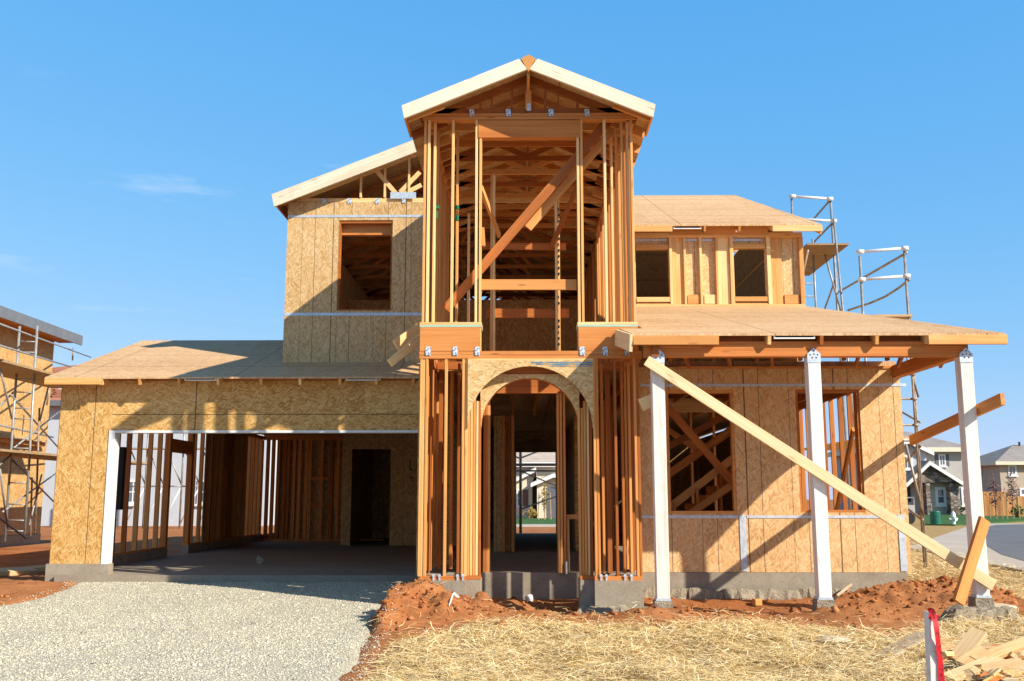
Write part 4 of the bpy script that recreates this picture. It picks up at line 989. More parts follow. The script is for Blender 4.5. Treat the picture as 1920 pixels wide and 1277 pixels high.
# ================================================================== SCRAPS, STAKE, SMALL THINGS
def offcut(a, b, w, th, mat, z0=.03, z1=.05, roll=0.0):
    p, q = gnd(*a, G0+z0), gnd(*b, G0+z1); d = (q-p).normalized()
    up = Vector((0,0,1)); s_ = up.cross(d).normalized()
    up2 = (s_*math.cos(roll)+up*math.sin(roll))
    return beam('offcut', p, q, w, th, mat, None, up=up2, c=.004)
SG = 'lumber offcuts dumped on the straw'
thing(offcut((1652,1234),(1732,1190), .17, .04, 'grey_w', .03, .10), 'weathered grey plank lying just left of the survey stake', 'offcut', SG)
thing(offcut((1793,1240),(1836,1184), .15, .05, 'scrapw', .06, .30, .5), 'short board standing tilted highest in the offcut pile', 'offcut', SG)
thing(offcut((1806,1250),(1848,1222), .16, .05, 'scrapw', .09, .17, .35), 'thick pale block just below the tilted highest board', 'offcut', SG)
thing(offcut((1828,1240),(1935,1200), .11, .045, 'scrapw', .12, .20, .4), 'long board running out of the pile to the right picture edge', 'offcut', SG)
thing(offcut((1776,1274),(1872,1236), .12, .045, 'scrapw', .06, .12, .3), 'long pale board at the near left side of the offcut pile', 'offcut', SG)
LS = 'pale lumber offcut lying in the heap right of the red-ribboned stake'
random.seed(5)
for a, b, w, th, z0, z1, rl in (((1838,1258),(1910,1244),.13,.045,.08,.10,.25),((1862,1268),(1908,1256),.12,.05,.05,.06,.2),((1880,1266),(1936,1246),.14,.045,.06,.09,.2),
        ((1752,1207),(1790,1198),.14,.045,.04,.05,.2),((1758,1222),(1790,1214),.12,.05,.04,.06,.3),((1830,1217),(1876,1216),.09,.03,.10,.12,.1),
        ((1808,1262),(1826,1278),.10,.05,.08,.04,.4),((1908,1232),(1930,1222),.11,.05,.04,.06,.2),((1858,1270),(1876,1258),.10,.05,.03,.06,.4),((1900,1274),(1950,1262),.13,.045,.03,.04,.1),
        ((1790,1204),(1850,1200),.2,.02,.04,.07,.05),((1766,1240),(1790,1258),.11,.045,.03,.05,.2),((1886,1222),(1928,1240),.12,.04,.03,.04,.1)):
    thing(offcut(a, b, w, th, 'scrapw', z0, z1, rl), LS, 'offcut', SG)
for k in range(20):
    x_, y_ = random.uniform(1775, 1915), random.uniform(1212, 1274); a_ = random.uniform(0, 6.28); l_ = random.uniform(26, 58)
    thing(offcut((x_, y_), (x_+l_*math.cos(a_), y_+.34*l_*math.sin(a_)), random.choice((.06,.09,.13)), random.choice((.02,.045)), random.choice(('scrapw','scrapw','firb','beam')), random.uniform(.02,.09), random.uniform(.03,.14), random.uniform(0,.7)), LS, 'offcut', SG)
sY = 4.4; sp = at(1748, 1277, sY); st_top = at(1747, 1146, sY)
m = MB(); gz = hpt(sp.x, sY) if sY > 7 else G0
wst = .054
m.hexa([(sp.x-.035, sY-.02, gz-.1), (sp.x+.025, sY-.02, gz-.1), (sp.x+.025, sY+.03, gz-.1), (sp.x-.035, sY+.03, gz-.1)],
       [(st_top.x-.022, sY-.02, st_top.z), (st_top.x+.012, sY-.02, st_top.z-.008), (st_top.x+.012, sY+.03, st_top.z-.006), (st_top.x-.022, sY+.03, st_top.z)])
so = m.build('survey_stake', 'post', None, origin=(sp.x, sY, gz))
thing(so, 'white wooden survey stake with red ribbon tied at its top, nearest to the viewer', 'stake')
t = NT('red_ribbon'); o = t.obj(); sx = t.node('ShaderNodeSeparateXYZ', {0: o})
wv = t.math('GREATER_THAN', t.noise(t.mapping(o, sca=(90, 1, 70)), 1.0, 1), .56)
M['ribbon'] = t.out(t.mix(t.math('MULTIPLY', wv, .75), (.62,.012,.02), (.12,.005,.01)), .45, 0, .4)
rp = [(1741,1141),(1745,1143),(1750,1152),(1755,1168),(1757.5,1190),(1760,1215),(1763,1245),(1766,1285),(1768,1320)]
m = MB(); vs = []
for i, (px, py) in enumerate(rp):
    p = at(px, py, sY-.035+.012*math.sin(i*1.3)); wv_ = .004 if i == 0 else .0125
    vs += [(p.x-wv_, p.y+.006*math.sin(i), p.z), (p.x+wv_, p.y-.006*math.cos(i*.8), p.z+.004)]
fs = [(2*i, 2*i+1, 2*i+3, 2*i+2) for i in range(len(rp)-1)]; m.add(vs, fs)
m.add([(st_top.x-.026, sY-.026, st_top.z-.03),(st_top.x+.018, sY-.026, st_top.z-.03),(st_top.x+.018, sY-.026, st_top.z-.012),(st_top.x-.026, sY-.026, st_top.z-.012)], [(0,1,2,3)])
m.build('ribbon', 'ribbon', so, smooth=True)

def rock(name, c, r, sq, mat, label, cat, group=None, seed=0):
    import bmesh
    bm = bmesh.new(); bmesh.ops.create_icosphere(bm, subdivisions=3, radius=1)
    for v in bm.verts:
        n = mnoise.noise(v.co*1.2+Vector((seed,0,0)))*.35+mnoise.noise(v.co*3+Vector((seed,5,0)))*.12
        v.co = v.co*(1+n); v.co = Vector((v.co.x*r, v.co.y*r*.8, v.co.z*r*sq))
    me = bpy.data.meshes.new(name); bm.to_mesh(me); bm.free(); me.materials.append(M[mat])
    o = bpy.data.objects.new(name, me); COL.objects.link(o); setp(o, None, Matrix.Translation(Vector(c))); return tag(o, label, cat, group)
M['palestone'] = rough_mat('pale_stone', [(.3,(.50,.40,.26)),(.7,(.66,.55,.38))], 6, .4, .01, .9)
M['redrock'] = rough_mat('red_lump', [(.3,(.20,.065,.02)),(.7,(.42,.17,.065))], 8, .8, .03, .95)
p = gnd(1562, 1206, G0); rock('flat_stone', (p.x, p.y, hpt(p.x, p.y)+.03), .17, .22, 'palestone', 'pale flat stone lying on the straw in front of the porch', 'stone', seed=2)
p = gnd(1836, 1126, -.05); rock('flat_stone', (p.x+.25, p.y, hpt(p.x, p.y)+.09), .22, .25, 'palestone', 'pale flat stone beside the rightmost porch post', 'stone', seed=4)
for k, (px, py, r) in enumerate(((905,1136,.10),(940,1165,.09),(868,1140,.07),(1490,1130,.08))):
    p = gnd(px, py+6, G0+.05); rock('earth_lump', (p.x, p.y, hpt(p.x, p.y)+r*.35), r, .8, 'redrock', ('large red earth lump at the foot of the left tower pier', 'red earth lump with a clear edge on the straw border before the arch', 'small red earth lump beside the curled white strip', 'dark red lump on the ground beside the middle porch post')[k], 'earth lump', seed=k*3)
rough = rough_lump('concrete_pad', Xp(1768,1140,12.6), Xp(1915,1140,12.6), 12.35, 13.0, -.5, -.06, 'concr', None, amp=.07, seed=12)
thing(rough, 'rough grey concrete pad under the rightmost porch post', 'concrete pad')
for (px, py, l, lab) in ((1398, 1116, .11, 'upper of the two small timber blocks by the right foundation'), (1420, 1128, .10, 'lower of the two small timber blocks by the right foundation')):
    p = gnd(px, py, G0+.03); zz = hpt(p.x, p.y)
    thing(beam('timber_block', (p.x-l/2, p.y, zz+.05), (p.x+l/2, p.y+.03, zz+.05), .09, .10, 'firb', None), lab, 'block', 'small timber blocks by the foundation')
p = at(1560, 1126, 14.4); q = at(1588, 1104, 15.2)
thing(beam('leaning_board', p, q, .22, .04, 'grey_w', None, up=(0,-1,.4)), 'weathered board tipped against the foundation right of the middle porch post', 'board')
M['plastic'] = rough_mat('white_plastic', [(.3,(.68,.62,.56)),(.7,(.78,.74,.70))], 5, .1, .003, .5)
cv = [(843,1148),(850,1143),(858,1140),(868,1136),(876,1130),(880,1128),(876,1123),(870,1119),(866,1115)]
m = MB(); vs = []
for i, (px, py) in enumerate(cv):
    g_ = gnd(px, py, G0+.1); z = hpt(g_.x, g_.y)+.03+.01*math.sin(i*1.2); vs += [(g_.x-.012, g_.y-.02, z), (g_.x+.012, g_.y+.02, z+.015), (g_.x, g_.y, z-.012)]
m.add(vs, [(3*i, 3*i+1, 3*i+4, 3*i+3) for i in range(len(cv)-1)]+[(3*i+1, 3*i+2, 3*i+5, 3*i+4) for i in range(len(cv)-1)]+[(3*i+2, 3*i, 3*i+3, 3*i+5) for i in range(len(cv)-1)])
thing(m.build('plastic_strip', 'plastic', None), 'curled white plastic strip lying on the red earth mound', 'strip')
p = gnd(487, 1057, 0.0); rock('plastic_bag', (p.x, p.y, .07), .085, .9, 'conc', 'small crumpled pale bag on the shaded garage floor', 'bag', seed=21)
p = gnd(991, 1108, -.2); rock('paper_cup', (p.x, 14.95, hpt(p.x, 14.95)+.06), .06, 1.1, 'plastic', 'small white scrap on the earth inside the arched entry', 'scrap', seed=31)
for (a, b, y0, lab) in (((-14,1076),(62,1071),16.9,'flat timber plank on the dirt at the left picture edge'), ((50,1068),(100,1066),17.25,'short plank on the dirt touching the garage corner')):
    p, q = gnd(*a, G0+.06), gnd(*b, G0+.06)
    p.z = hpt(p.x, p.y)+.07; q.z = hpt(q.x, q.y)+.07
    thing(beam('plank', p, q, .28, .09, 'scrapw', None, up=(0,1,.1)), lab, 'plank', 'planks by the garage corner')
# ================================================================== SCAFFOLDS
def tube_o(name, p, q, r, mat, parent, n=8): return MB().tube(p, q, r, n).build(name, mat, parent, smooth=True)
def ptube(name, a, b, Y, Y2, r, mat, parent): return tube_o(name, at(*a, Y), at(*b, Y if Y2 is None else Y2), r, mat, parent)
def knuckle(p, r, parent, mat): 
    p = Vector(p); m = MB()
    m.tube(p+Vector((-r*.95,0,0)), p+Vector((r*.95,0,0)), r*.72, 8); return m.build('clamp', mat, parent, smooth=True)
def hpt0(x, y): return hpt(x, y)
# right, nearer tower
Yr = 22.0
base = at(1735, 1058, Yr); base.z = hpt(base.x, Yr)
s1 = empty('scaffold', base, 'nearer grey pipe scaffold with white rails rising behind the right end of the porch roof', 'scaffold', 'pipe scaffolds')
xo, xi = base.x-.02, Xp(1613, 500, Yr); zt_ = Zp(470, Yr, 1700)
tube_o('standard', (xo, Yr, base.z), (xo, Yr, zt_), .028, 'piper', s1); tube_o('standard', (xi, Yr, base.z), (xi, Yr, Zp(480, Yr, 1613)), .03, 'pipe', s1)
tube_o('standard', (xo+.12, Yr+.2, base.z), (xo+.12, Yr+.2, Zp(585, Yr, 1715)), .022, 'piper', s1)
for z_ in (Zp(473, Yr, 1660), Zp(525, Yr, 1660)):
    tube_o('guard_rail', (xi, Yr-.05, z_), (xo, Yr-.05, z_+.08), .035, 'pipew', s1)
    for x_ in (xi, xo): knuckle((x_, Yr-.05, z_+(.08 if x_ == xo else 0)), .075, s1, 'pipew')
ptube('diagonal', (1700,474), (1568,550), Yr, 28, .03, 'pipe', s1)
cvp = [(1705,524),(1685,540),(1660,556),(1635,567),(1590,582)]
MB().path([at(x, y, Yr+.8*i) for i, (x, y) in enumerate(cvp)], .028).build('cable', 'pipe', s1, smooth=True)
pl = at(1672, 591, Yr); MB().box(Xp(1634,590,Yr), xo+.05, Yr-.1, Yr+5.5, pl.z-.05, pl.z).build('plank', 'plankw', s1)
for yy in (702, 748, 797): 
    z_ = Zp(yy, Yr, 1720); tube_o('rung', (xi, Yr, z_), (xo, Yr, z_), .025, 'piper', s1); knuckle((xo, Yr-.03, z_), .05, s1, 'piper')
ptube('diagonal', (1692,640), (1722,745), Yr+.1, None, .024, 'piper', s1); ptube('diagonal', (1690,772), (1725,792), Yr+1.5, Yr, .024, 'piper', s1)
ptube('diagonal', (1698,832), (1732,968), Yr-.08, None, .03, 'piper', s1); ptube('diagonal', (1726,836), (1695,870), Yr+.1, Yr+2, .03, 'piper', s1)
ptube('diagonal', (1699,952), (1730,975), Yr+1, Yr, .03, 'piper', s1)
tube_o('crossbar', (xi, Yr-.05, Zp(826, Yr, 1715)), (xo, Yr-.05, Zp(825, Yr, 1715)), .04, 'piper', s1)
MB().box(xi-.05, xo, Yr-.02, Yr+5.5, Zp(822, Yr, 1715), Zp(818.5, Yr, 1715)).build('plank', 'plankw', s1)
# right, far tower
Yf = 27.5; xo2, xi2 = Xp(1566, 450, Yf), Xp(1484, 380, Yf); xo2b = Xp(1575, 578, Yf)
b2 = Vector((xo2b, Yf, 0)); b2.z = hpt(xo2b, Yf)
s2 = empty('scaffold', b2, 'farther pipe scaffold with a white top rail beside the upper right roof', 'scaffold', 'pipe scaffolds')
tube_o('standard', (xo2b, Yf, b2.z), at(1557, 372, Yf), .035, 'pipe', s2); tube_o('standard', (xi2, Yf, b2.z), at(1484, 369, Yf), .03, 'pipe', s2)
tube_o('standard', (xo2b-.02, Yf-1.2, b2.z), at(1563, 410, Yf-1.2), .03, 'pipe', s2)
tube_o('guard_rail', at(1484, 368, Yf-.06), at(1558, 373, Yf-.06), .04, 'pipew', s2); tube_o('guard_rail', at(1500, 411, Yf-.06), at(1563, 414.5, Yf-.06), .04, 'pipew', s2)
for p in ((1486,368),(1556,373),(1563,414.5)): knuckle(at(*p, Yf-.06), .085, s2, 'pipew')
ptube('diagonal', (1555,377), (1519,418), Yf, Yf+2, .03, 'pipe', s2); ptube('diagonal', (1563,416), (1520,460), Yf, Yf+2, .03, 'pipe', s2)
pl = at(1535, 456, Yf-1.2); m = MB(); m.box(Xp(1490,456,Yf), xo2-.02, Yf-1.2, Yf+2.6, pl.z-.05, pl.z); m.build('plank', 'plankw', s2)
tube_o('crossbar', at(1500, 468, Yf), at(1570, 469, Yf), .03, 'pipe', s2)
lx0, lx1 = Xp(1509, 540, Yf), Xp(1526, 540, Yf)
tube_o('standard', (lx1, Yf-.1, 5.0), (lx1+.0, Yf-.1, Zp(450, Yf, 1521)), .03, 'pipe', s2); tube_o('standard', (lx0-.3, Yf-.1, 5.0), (lx0-.3, Yf-.1, Zp(470, Yf, 1510)), .025, 'pipe', s2)
for yy in (505, 533, 557): z_ = Zp(yy, Yf, 1520); tube_o('rung', (lx0-.3, Yf-.1, z_), (lx1, Yf-.1, z_), .02, 'pipe', s2)
ptube('diagonal', (1545,472), (1577,585), Yf-.1, None, .028, 'pipe', s2); ptube('diagonal', (1569,516), (1546,580), Yf, Yf+2, .028, 'pipe', s2)
ptube('diagonal', (1505,520), (1515,470), Yf, Yf-2, .022, 'pipew', s2)
# behind the hall doorway
Yb = 35.0; xb = Xp(976, 920, Yb)
s3 = empty('scaffold', (xb, Yb, hpt(xb, Yb)), 'dark scaffold post and cross bars framed in the far doorway behind the arch', 'scaffold', 'pipe scaffolds')
tube_o('standard', (xb, Yb, G0), (xb, Yb, 5), .05, 'pipe', s3)
for yy, r_ in ((871.5, .05), (883, .03)): tube_o('crossbar', (xb-1.6, Yb-.06, Zp(yy, Yb)), (xb+2.6, Yb-.06, Zp(yy, Yb)), r_, 'pipe', s3)
ptube('diagonal', (976,859), (1010,846), Yb, Yb+1, .03, 'pipe', s3); ptube('diagonal', (978,884), (1045,912), Yb, Yb+1, .024, 'pipe', s3); ptube('diagonal', (976,955), (1046,930), Yb, Yb+1, .028, 'pipe', s3)
ptube('diagonal', (976,860), (955,852), Yb, Yb+1, .03, 'pipe', s3)
# left, along the neighbouring frame house
Yl = 26.5
bl_ = at(44, 1012, Yl); bl_.z = hpt(bl_.x, Yl)
s4 = empty('scaffold', bl_, 'long grey pipe scaffold with ladder frame along the strandboard house at left edge', 'scaffold', 'pipe scaffolds')
for top, bot in (((37,612),(9,1016)), ((70,611),(46,1010))):
    tube_o('standard', at(*bot, Yl), at(*top, Yl), .034, 'pipel', s4)
for yy in (640, 660, 688, 710, 735, 765, 785, 822, 840, 880, 905, 945, 975, 995):
    f_ = (yy-612)/400; ptube('rung', (37-28*f_, yy), (70-25*f_, yy+1), Yl, None, .018, 'pipel', s4)
for a, b, y0, y1, mat in (((-10,604),(170,670),22,40,'pipew'),((-10,645),(140,690),22,36,'pipew'),((-10,795),(100,820),24,34,'pipew'),((-10,770),(26,735),24,27,'pipew'),((20,740),(110,840),26,33,'pipew'),
        ((26,840),(120,765),26.5,33,'pipew'),((-10,880),(30,845),24,26.5,'pipe'),((20,860),(110,950),26,33,'pipe'),((5,960),(115,880),26,33,'pipew'),((-10,965),(50,1010),24,26.5,'pipe'),
        ((0,690),(22,785),24.5,26,'pipew'),((0,880),(14,990),24.5,26,'pipew'),((55,985),(78,890),29,30,'pipew'),((92,720),(72,800),30,29,'pipe')):
    ptube('brace', a, b, y0, y1, .026, 'pipel' if mat == 'pipew' else mat, s4)
for a, b, Y in (((74,765),(66,1000),29),((60,895),(57,1005),30),((92,722),(88,760),31),((137,652),(136,676),36)): ptube('standard', a, b, Y, None, .03, 'piper', s4)
for (a, y0, y1, zpx) in ((850, 23, 34, 850), (697, 23, 30, 697)):
    pz_ = Zp(a, Yl, 50); x_ = Xp(30, a, Yl); MB().box(x_-.7, x_+.9, y0, y1, pz_-.06, pz_).build('plank', 'plankw', s4)

# ================================================================== NEIGHBOURING HOUSES
M['stuccob'] = rough_mat('grey_blue_stucco', [(.3,(.44,.47,.50)),(.7,(.54,.57,.60))], 1.2, .2, .005, .9, scale2=30)
M['stuccog'] = rough_mat('grey_stucco', [(.3,(.40,.37,.33)),(.7,(.48,.45,.40))], 1.0, .2, .005, .9, scale2=30)
M['stuccot'] = rough_mat('tan_stucco', [(.3,(.42,.34,.25)),(.7,(.50,.42,.32))], 1.0, .2, .005, .9, scale2=30)
M['stuccoc'] = rough_mat('cream_stucco', [(.3,(.64,.58,.42)),(.7,(.74,.68,.52))], 1.0, .2, .005, .9, scale2=30)
M['rooft'] = None
def tile_mat(name, a, b):
    t = NT(name); o = t.obj(); sx = t.node('ShaderNodeSeparateXYZ', {0: o})
    br = t.node('ShaderNodeTexBrick', {'Vector': t.node('ShaderNodeCombineXYZ', {0: t.math('ADD', sx.outputs[0], sx.outputs[1]), 1: t.math('MULTIPLY', sx.outputs[2], 1.6)}).outputs[0], 'Color1': a, 'Color2': b, 'Mortar': (a[0]*.45, a[1]*.45, a[2]*.45), 'Scale': 1.0})
    br.inputs['Mortar Size'].default_value = .035; br.inputs['Brick Width'].default_value = .9; br.inputs['Row Height'].default_value = .38
    c = t.mix(t.noise(o, .8, 4), br.outputs[0], (b[0]*1.2, b[1]*1.15, b[2]*1.1)); t.bump(br.outputs['Fac'], -.6, .04); return t.out(c, .85)
M['rooft'] = tile_mat('grey_roof_tile', (.22,.20,.185), (.30,.27,.25)); M['roofr'] = tile_mat('red_roof_tile', (.34,.13,.08), (.42,.19,.12)); M['roofb'] = tile_mat('buff_roof_tile', (.40,.32,.27), (.48,.40,.34))
def stone_mat():
    t = NT('ledge_stone'); o = t.obj(); vo = t.node('ShaderNodeTexVoronoi', {'Vector': t.mapping(o, sca=(2.2, 2.2, 5)), 'Scale': 1.2}); s3 = t.node('ShaderNodeSeparateColor', {0: vo.outputs['Color']})
    c = t.ramp(s3.outputs[0], [(0,(.12,.09,.07)),(.5,(.25,.20,.16)),(1,(.42,.36,.30))]); t.bump(vo.outputs['Distance'], -.8, .06)
    return t.out(t.mix(t.math('MULTIPLY', t.ramp(vo.outputs['Distance'], [(.45,(0,0,0)),(.8,(1,1,1))]), .7), c, (.07,.055,.045)), .95)
M['ledge'] = stone_mat()
t = NT('window_glass'); M['glass'] = t.out((.10,.14,.17), .08, 0, .8)
M['shut'] = rough_mat('grey_shutter', [(.3,(.11,.12,.14)),(.7,(.15,.16,.18))], 3); M['shutb'] = rough_mat('brown_shutter', [(.3,(.15,.09,.07)),(.7,(.20,.125,.10))], 3)
def win(px0, py0, px1, py1, Y, parent, shutters=None, mull=1, bars=1, fr=.12):
    x0, x1 = Xp(px0, py0, Y), Xp(px1, py0, Y); z1, z0 = Zp(py0, Y, px0), Zp(py1, Y, px0)
    m = MB(); y0, y1 = Y-.08, Y+.02
    m.box(x0, x1, y0, y1, z0, z0+fr); m.box(x0, x1, y0, y1, z1-fr, z1); m.box(x0, x0+fr, y0, y1, z0+fr, z1-fr); m.box(x1-fr, x1, y0, y1, z0+fr, z1-fr)
    for k in range(mull): xm = x0+(x1-x0)*(k+1)/(mull+1); m.box(xm-.03, xm+.03, y0+.02, y1, z0+fr, z1-fr)
    for k in range(bars): zm = z0+(z1-z0)*(k+1)/(bars+1); m.box(x0+fr, x1-fr, y0+.025, y1, zm-.03, zm+.03)
    w = m.build('window', 'white', parent); MB().box(x0+fr, x1-fr, Y-.03, Y+.0, z0+fr, z1-fr).build('pane', 'glass', w)
    MB().box(x0-.1, x1+.1, Y-.16, Y-.081, z0-.12, z0-.0).build('sill', 'white', w)
    if shutters:
        sw_ = (x1-x0)*.45
        for a in (x0-sw_-.03, x1+.03): MB().box(a, a+sw_, Y-.06, Y-.005, z0, z1).build('shutter', shutters, w)
    return w
def hip(m, x0, x1, y0, y1, ze, zr, rx0, rx1, ry, th=.25):
    """hip or gable roof with a fascia lip"""
    e = [(x0,y0,ze),(x1,y0,ze),(x1,y1,ze),(x0,y1,ze)]; r0, r1 = (rx0, ry, zr), (rx1, ry, zr); b = [(x,y,z-th) for x, y, z in e]
    m.add(e+[r0,r1]+b, [(0,1,5,4),(2,3,4,5),(1,2,5),(3,0,4),(0,6,7,1),(1,7,8,2),(2,8,9,3),(3,9,6,0),(9,8,7,6)]); return m
def hfascia(m, x0, x1, y0, y1, ze, th=.28): m.box(x0-.06, x1+.06, y0-.06, y0-.01, ze-th, ze+.02); m.box(x0-.06, x0-.01, y0-.01, y1, ze-th, ze+.02); return m
# --- frame house at the left edge
xw = Xp(90, 800, 33.5); zt2 = Zp(629, 33)
n1_ = empty('frame_house', (xw-4, 28, G0), 'neighbouring house still in bare strandboard behind scaffolding at the left edge', 'house')
m = MB(); m.wall(17, 33.5, G0+.35, zt2-.1, [(24.8, 27.55, 5.0, 6.3)], xw-.15, xw, swap=True); w_ = m.build('wall', 'osb_s', n1_)
MB().box(xw-12, xw-.151, 33.35, 33.5, G0+.35, zt2-.1).build('wall', 'osb_i', n1_); MB().box(xw-12, xw+.02, 17, 33.52, G0-.3, G0+.34).build('foundation', 'conc', n1_)
MB().box(xw-12, xw-.151, 17, 17.15, G0+.35, zt2-.1).build('wall', 'osb_i', n1_)
xe_ = xw+.75
m = MB(); m.hexa([(xw-6,16,zt2+2.3),(xe_,16,zt2+.02),(xe_,33.9,zt2+.02),(xw-6,31,zt2+2.3)],[(xw-6,16,zt2+2.42),(xe_,16,zt2+.14),(xe_,33.9,zt2+.14),(xw-6,31,zt2+2.42)])
rf_ = m.build('roof', 'osb_roof', n1_); MB().box(xe_+.001, xe_+.05, 16, 33.9, zt2-.18, zt2+.16).build('fascia', 'fgrey', rf_)
MB().box(xw, xe_, 16, 33.85, zt2-.1, zt2-.06).build('soffit', 'fir', rf_)
MB().box(xw+.001, xw+.2, 17, 33, 3.0, 3.12).build('belly_band', 'fir', n1_); MB().box(xw+.001, xw+.35, 17, 33, 3.13, 3.16).build('drip_ledge', 'plankw', n1_)
# --- grey-blue stucco house behind the garage
Yn = 55.0; X0, X1 = Xp(48, 850, Yn), Xp(500, 850, Yn)
n2_ = empty('stucco_house', ((X0+X1)/2, Yn, G0), 'grey-blue stucco house with red tile roof seen between the garage and the scaffolded house', 'house')
zlo, zup = Zp(755, Yn, 90), Zp(690, Yn, 90)
m = MB(); m.box(X0, X1, Yn, Yn+11, G0-.2, zlo); m.box(X0+.4, X1-.4, Yn+2.0, Yn+11, zlo+.01, zup); m.build('wall', 'stuccob', n2_)
m = MB(); m.hexa([(X0-.3,Yn-.6,zlo-.1),(X1+.3,Yn-.6,zlo-.1),(X1+.3,Yn+2,zlo+.5),(X0-.3,Yn+2,zlo+.5)],[(X0-.3,Yn-.6,zlo+.1),(X1+.3,Yn-.6,zlo+.1),(X1+.3,Yn+2,zlo+.8),(X0-.3,Yn+2,zlo+.8)])
hip(m, X0-.2, X1+.2, Yn+1.4, Yn+11.6, zup+.15, zup+1.5, X0+4, X1-4, Yn+6.5); m.build('roof', 'roofr', n2_)
hfascia(MB(), X0-.3, X1+.3, Yn-.6, Yn+1, zlo+.05).build('fascia', 'fgrey', n2_)
win(255, 812, 285, 850, Yn+2, n2_); win(372, 900, 398, 945, Yn, n2_); win(240, 900, 262, 945, Yn, n2_)
for k, (px, py) in enumerate(((82,745),(98,742),(110,748))):
    p = at(px, py, Yn+.3); m = MB()
    for i in range(5): m.box(p.x-.28+random.uniform(-.05,.05), p.x+.28+random.uniform(-.05,.05), Yn+.1+.2*(k>2)*10, Yn+.5+2*(k>2), p.z+.11*i, p.z+.11*i+.085)
    thing(m.build('tile_stack', 'roofr', None), 'stack of red roof tiles waiting on the roofs of the grey-blue house', 'tile stack', 'roof tile stacks')
Ys = 50.0; xs_c = Xp(330, 900, Ys)
s5 = empty('scaffold', (xs_c, Ys, G0), 'pale pipe scaffold seen through the open studs of the garage side wall', 'scaffold', 'pipe scaffolds')
for k in range(7):
    x_ = Xp(205+34*k, 900, Ys); tube_o('standard', (x_, Ys, G0), (x_, Ys, 6.2), .05, 'pipew' if k % 2 else 'pipe', s5)
    if k:
        xp_ = Xp(205+34*(k-1), 900, Ys)
        for z_ in (1.9, 3.8, 5.2): tube_o('ledger', (xp_, Ys, z_), (x_, Ys, z_), .04, 'pipe', s5)
        tube_o('brace', (xp_, Ys, G0+.2), (x_, Ys, 1.9), .035, 'pipew', s5); tube_o('brace', (x_, Ys+.1, 1.9), (xp_, Ys+.1, 3.8), .035, 'pipe', s5)
MB().box(Xp(205,900,Ys), Xp(409,900,Ys), Ys-.4, Ys+.5, 3.75, 3.8).build('plank', 'plankw', s5)
# --- stone-fronted house at right
Yh = 92.0
n3_ = empty('stone_house', (Xp(1745, 960, Yh), Yh, G0), 'grey two-storey house with a stone gable porch beyond the hydrant', 'house')
a0, a1 = Xp(1640, 900, Yh), Xp(1812, 900, Yh); ze_ = Zp(846, Yh, 1770)
MB().box(a0, a1, Yh, Yh+12, G0-.2, ze_).build('wall', 'stuccog', n3_)
hip(MB(), a0-.6, a1+.6, Yh-.7, Yh+12.6, ze_+.3, Zp(809, Yh+6, 1690), Xp(1650, 811, Yh+6), Xp(1700, 811, Yh+6), Yh+6).build('roof', 'rooft', n3_)
hfascia(MB(), a0-.6, a1+.6, Yh-.7, Yh+12, ze_+.3, .38).build('fascia', 'stuccoc', n3_)
win(1759, 852, 1772, 874, Yh, n3_, 'shut', 1, 1)
Yg2 = Yh-2.5
def gable_block(parent, pxl, pxr, pye, pxp, pyp, pyb, Y, depth, wmat, rmat, over=.5, rth=.35):
    xl, xr3, xp = Xp(pxl, pye, Y), Xp(pxr, pye, Y), Xp(pxp, pyp, Y); z_e, z_p, z_b = Zp(pye, Y, pxp), Zp(pyp, Y, pxp), G0-.2 if pyb is None else Zp(pyb, Y, pxp)
    MB().prism([(xl, z_b), (xr3, z_b), (xr3, z_e), (xp, z_p-.2), (xl, z_e)], Y, Y+depth).build('gable_wall', wmat, parent)
    m = MB(); f_ = MB()
    for sx_, xx in ((-1, xl), (1, xr3)):
        sl = (z_p-z_e)/(abs(xp-xx)); xo_ = xx+sx_*over; zo = z_e-sl*over+.05
        a = [(xo_, Y-over, zo), (xp, Y-over, z_p+.05), (xp, Y+depth, z_p+.05), (xo_, Y+depth, zo)]; b = [(x, y, z+rth*.5) for x, y, z in a]
        if sx_ > 0: a, b = a[::-1], b[::-1]
        m.hexa(a, b)
        f_.prism([(xo_, zo-rth*.6), (xp, z_p-rth*.6), (xp, z_p+rth*.4), (xo_, zo+rth*.4)] if sx_ < 0 else [(xp, z_p-rth*.6), (xo_, zo-rth*.6), (xo_, zo+rth*.4), (xp, z_p+rth*.4)], Y-over-.08, Y-over-.005)
    r_ = m.build('gable_roof', rmat, parent); f_.build('barge_board', 'white', r_)
gable_block(n3_, 1700, 1799, 906, 1739, 868, 905, Yg2, 6, 'ledge', 'rooft')
gable_block(n3_, 1660, 1736, 846, 1699, 828, None, Yh-1, 5, 'stuccob', 'rooft')
c0, c1 = Xp(1737, 930, Yg2), Xp(1745, 930, Yg2); MB().box(c0, c1, Yg2, Yg2+.9, G0-.2, Zp(904, Yg2, 1740)).build('stone_pier', 'ledge', n3_)
c0, c1 = Xp(1782, 930, Yg2), Xp(1799, 930, Yg2); MB().box(c0, c1, Yg2, Yg2+1.4, G0-.2, Zp(904, Yg2, 1790)).build('stone_pier', 'ledge', n3_)
MB().box(Xp(1745,930,Yg2+.5)+.0, Xp(1784,930,Yg2+.5), Yg2+.95, Yg2+1.2, G0-.2, Zp(900, Yg2, 1790)).build('porch_wall', 'stuccog', n3_)
win(1752, 913, 1773, 948, Yg2+.95, n3_, None, 0, 1, .25); win(1801, 914, 1811, 948, Yh, n3_, None, 0, 1, .2); win(1690, 854, 1710, 880, Yh-1, n3_, None, 1, 0, .15)
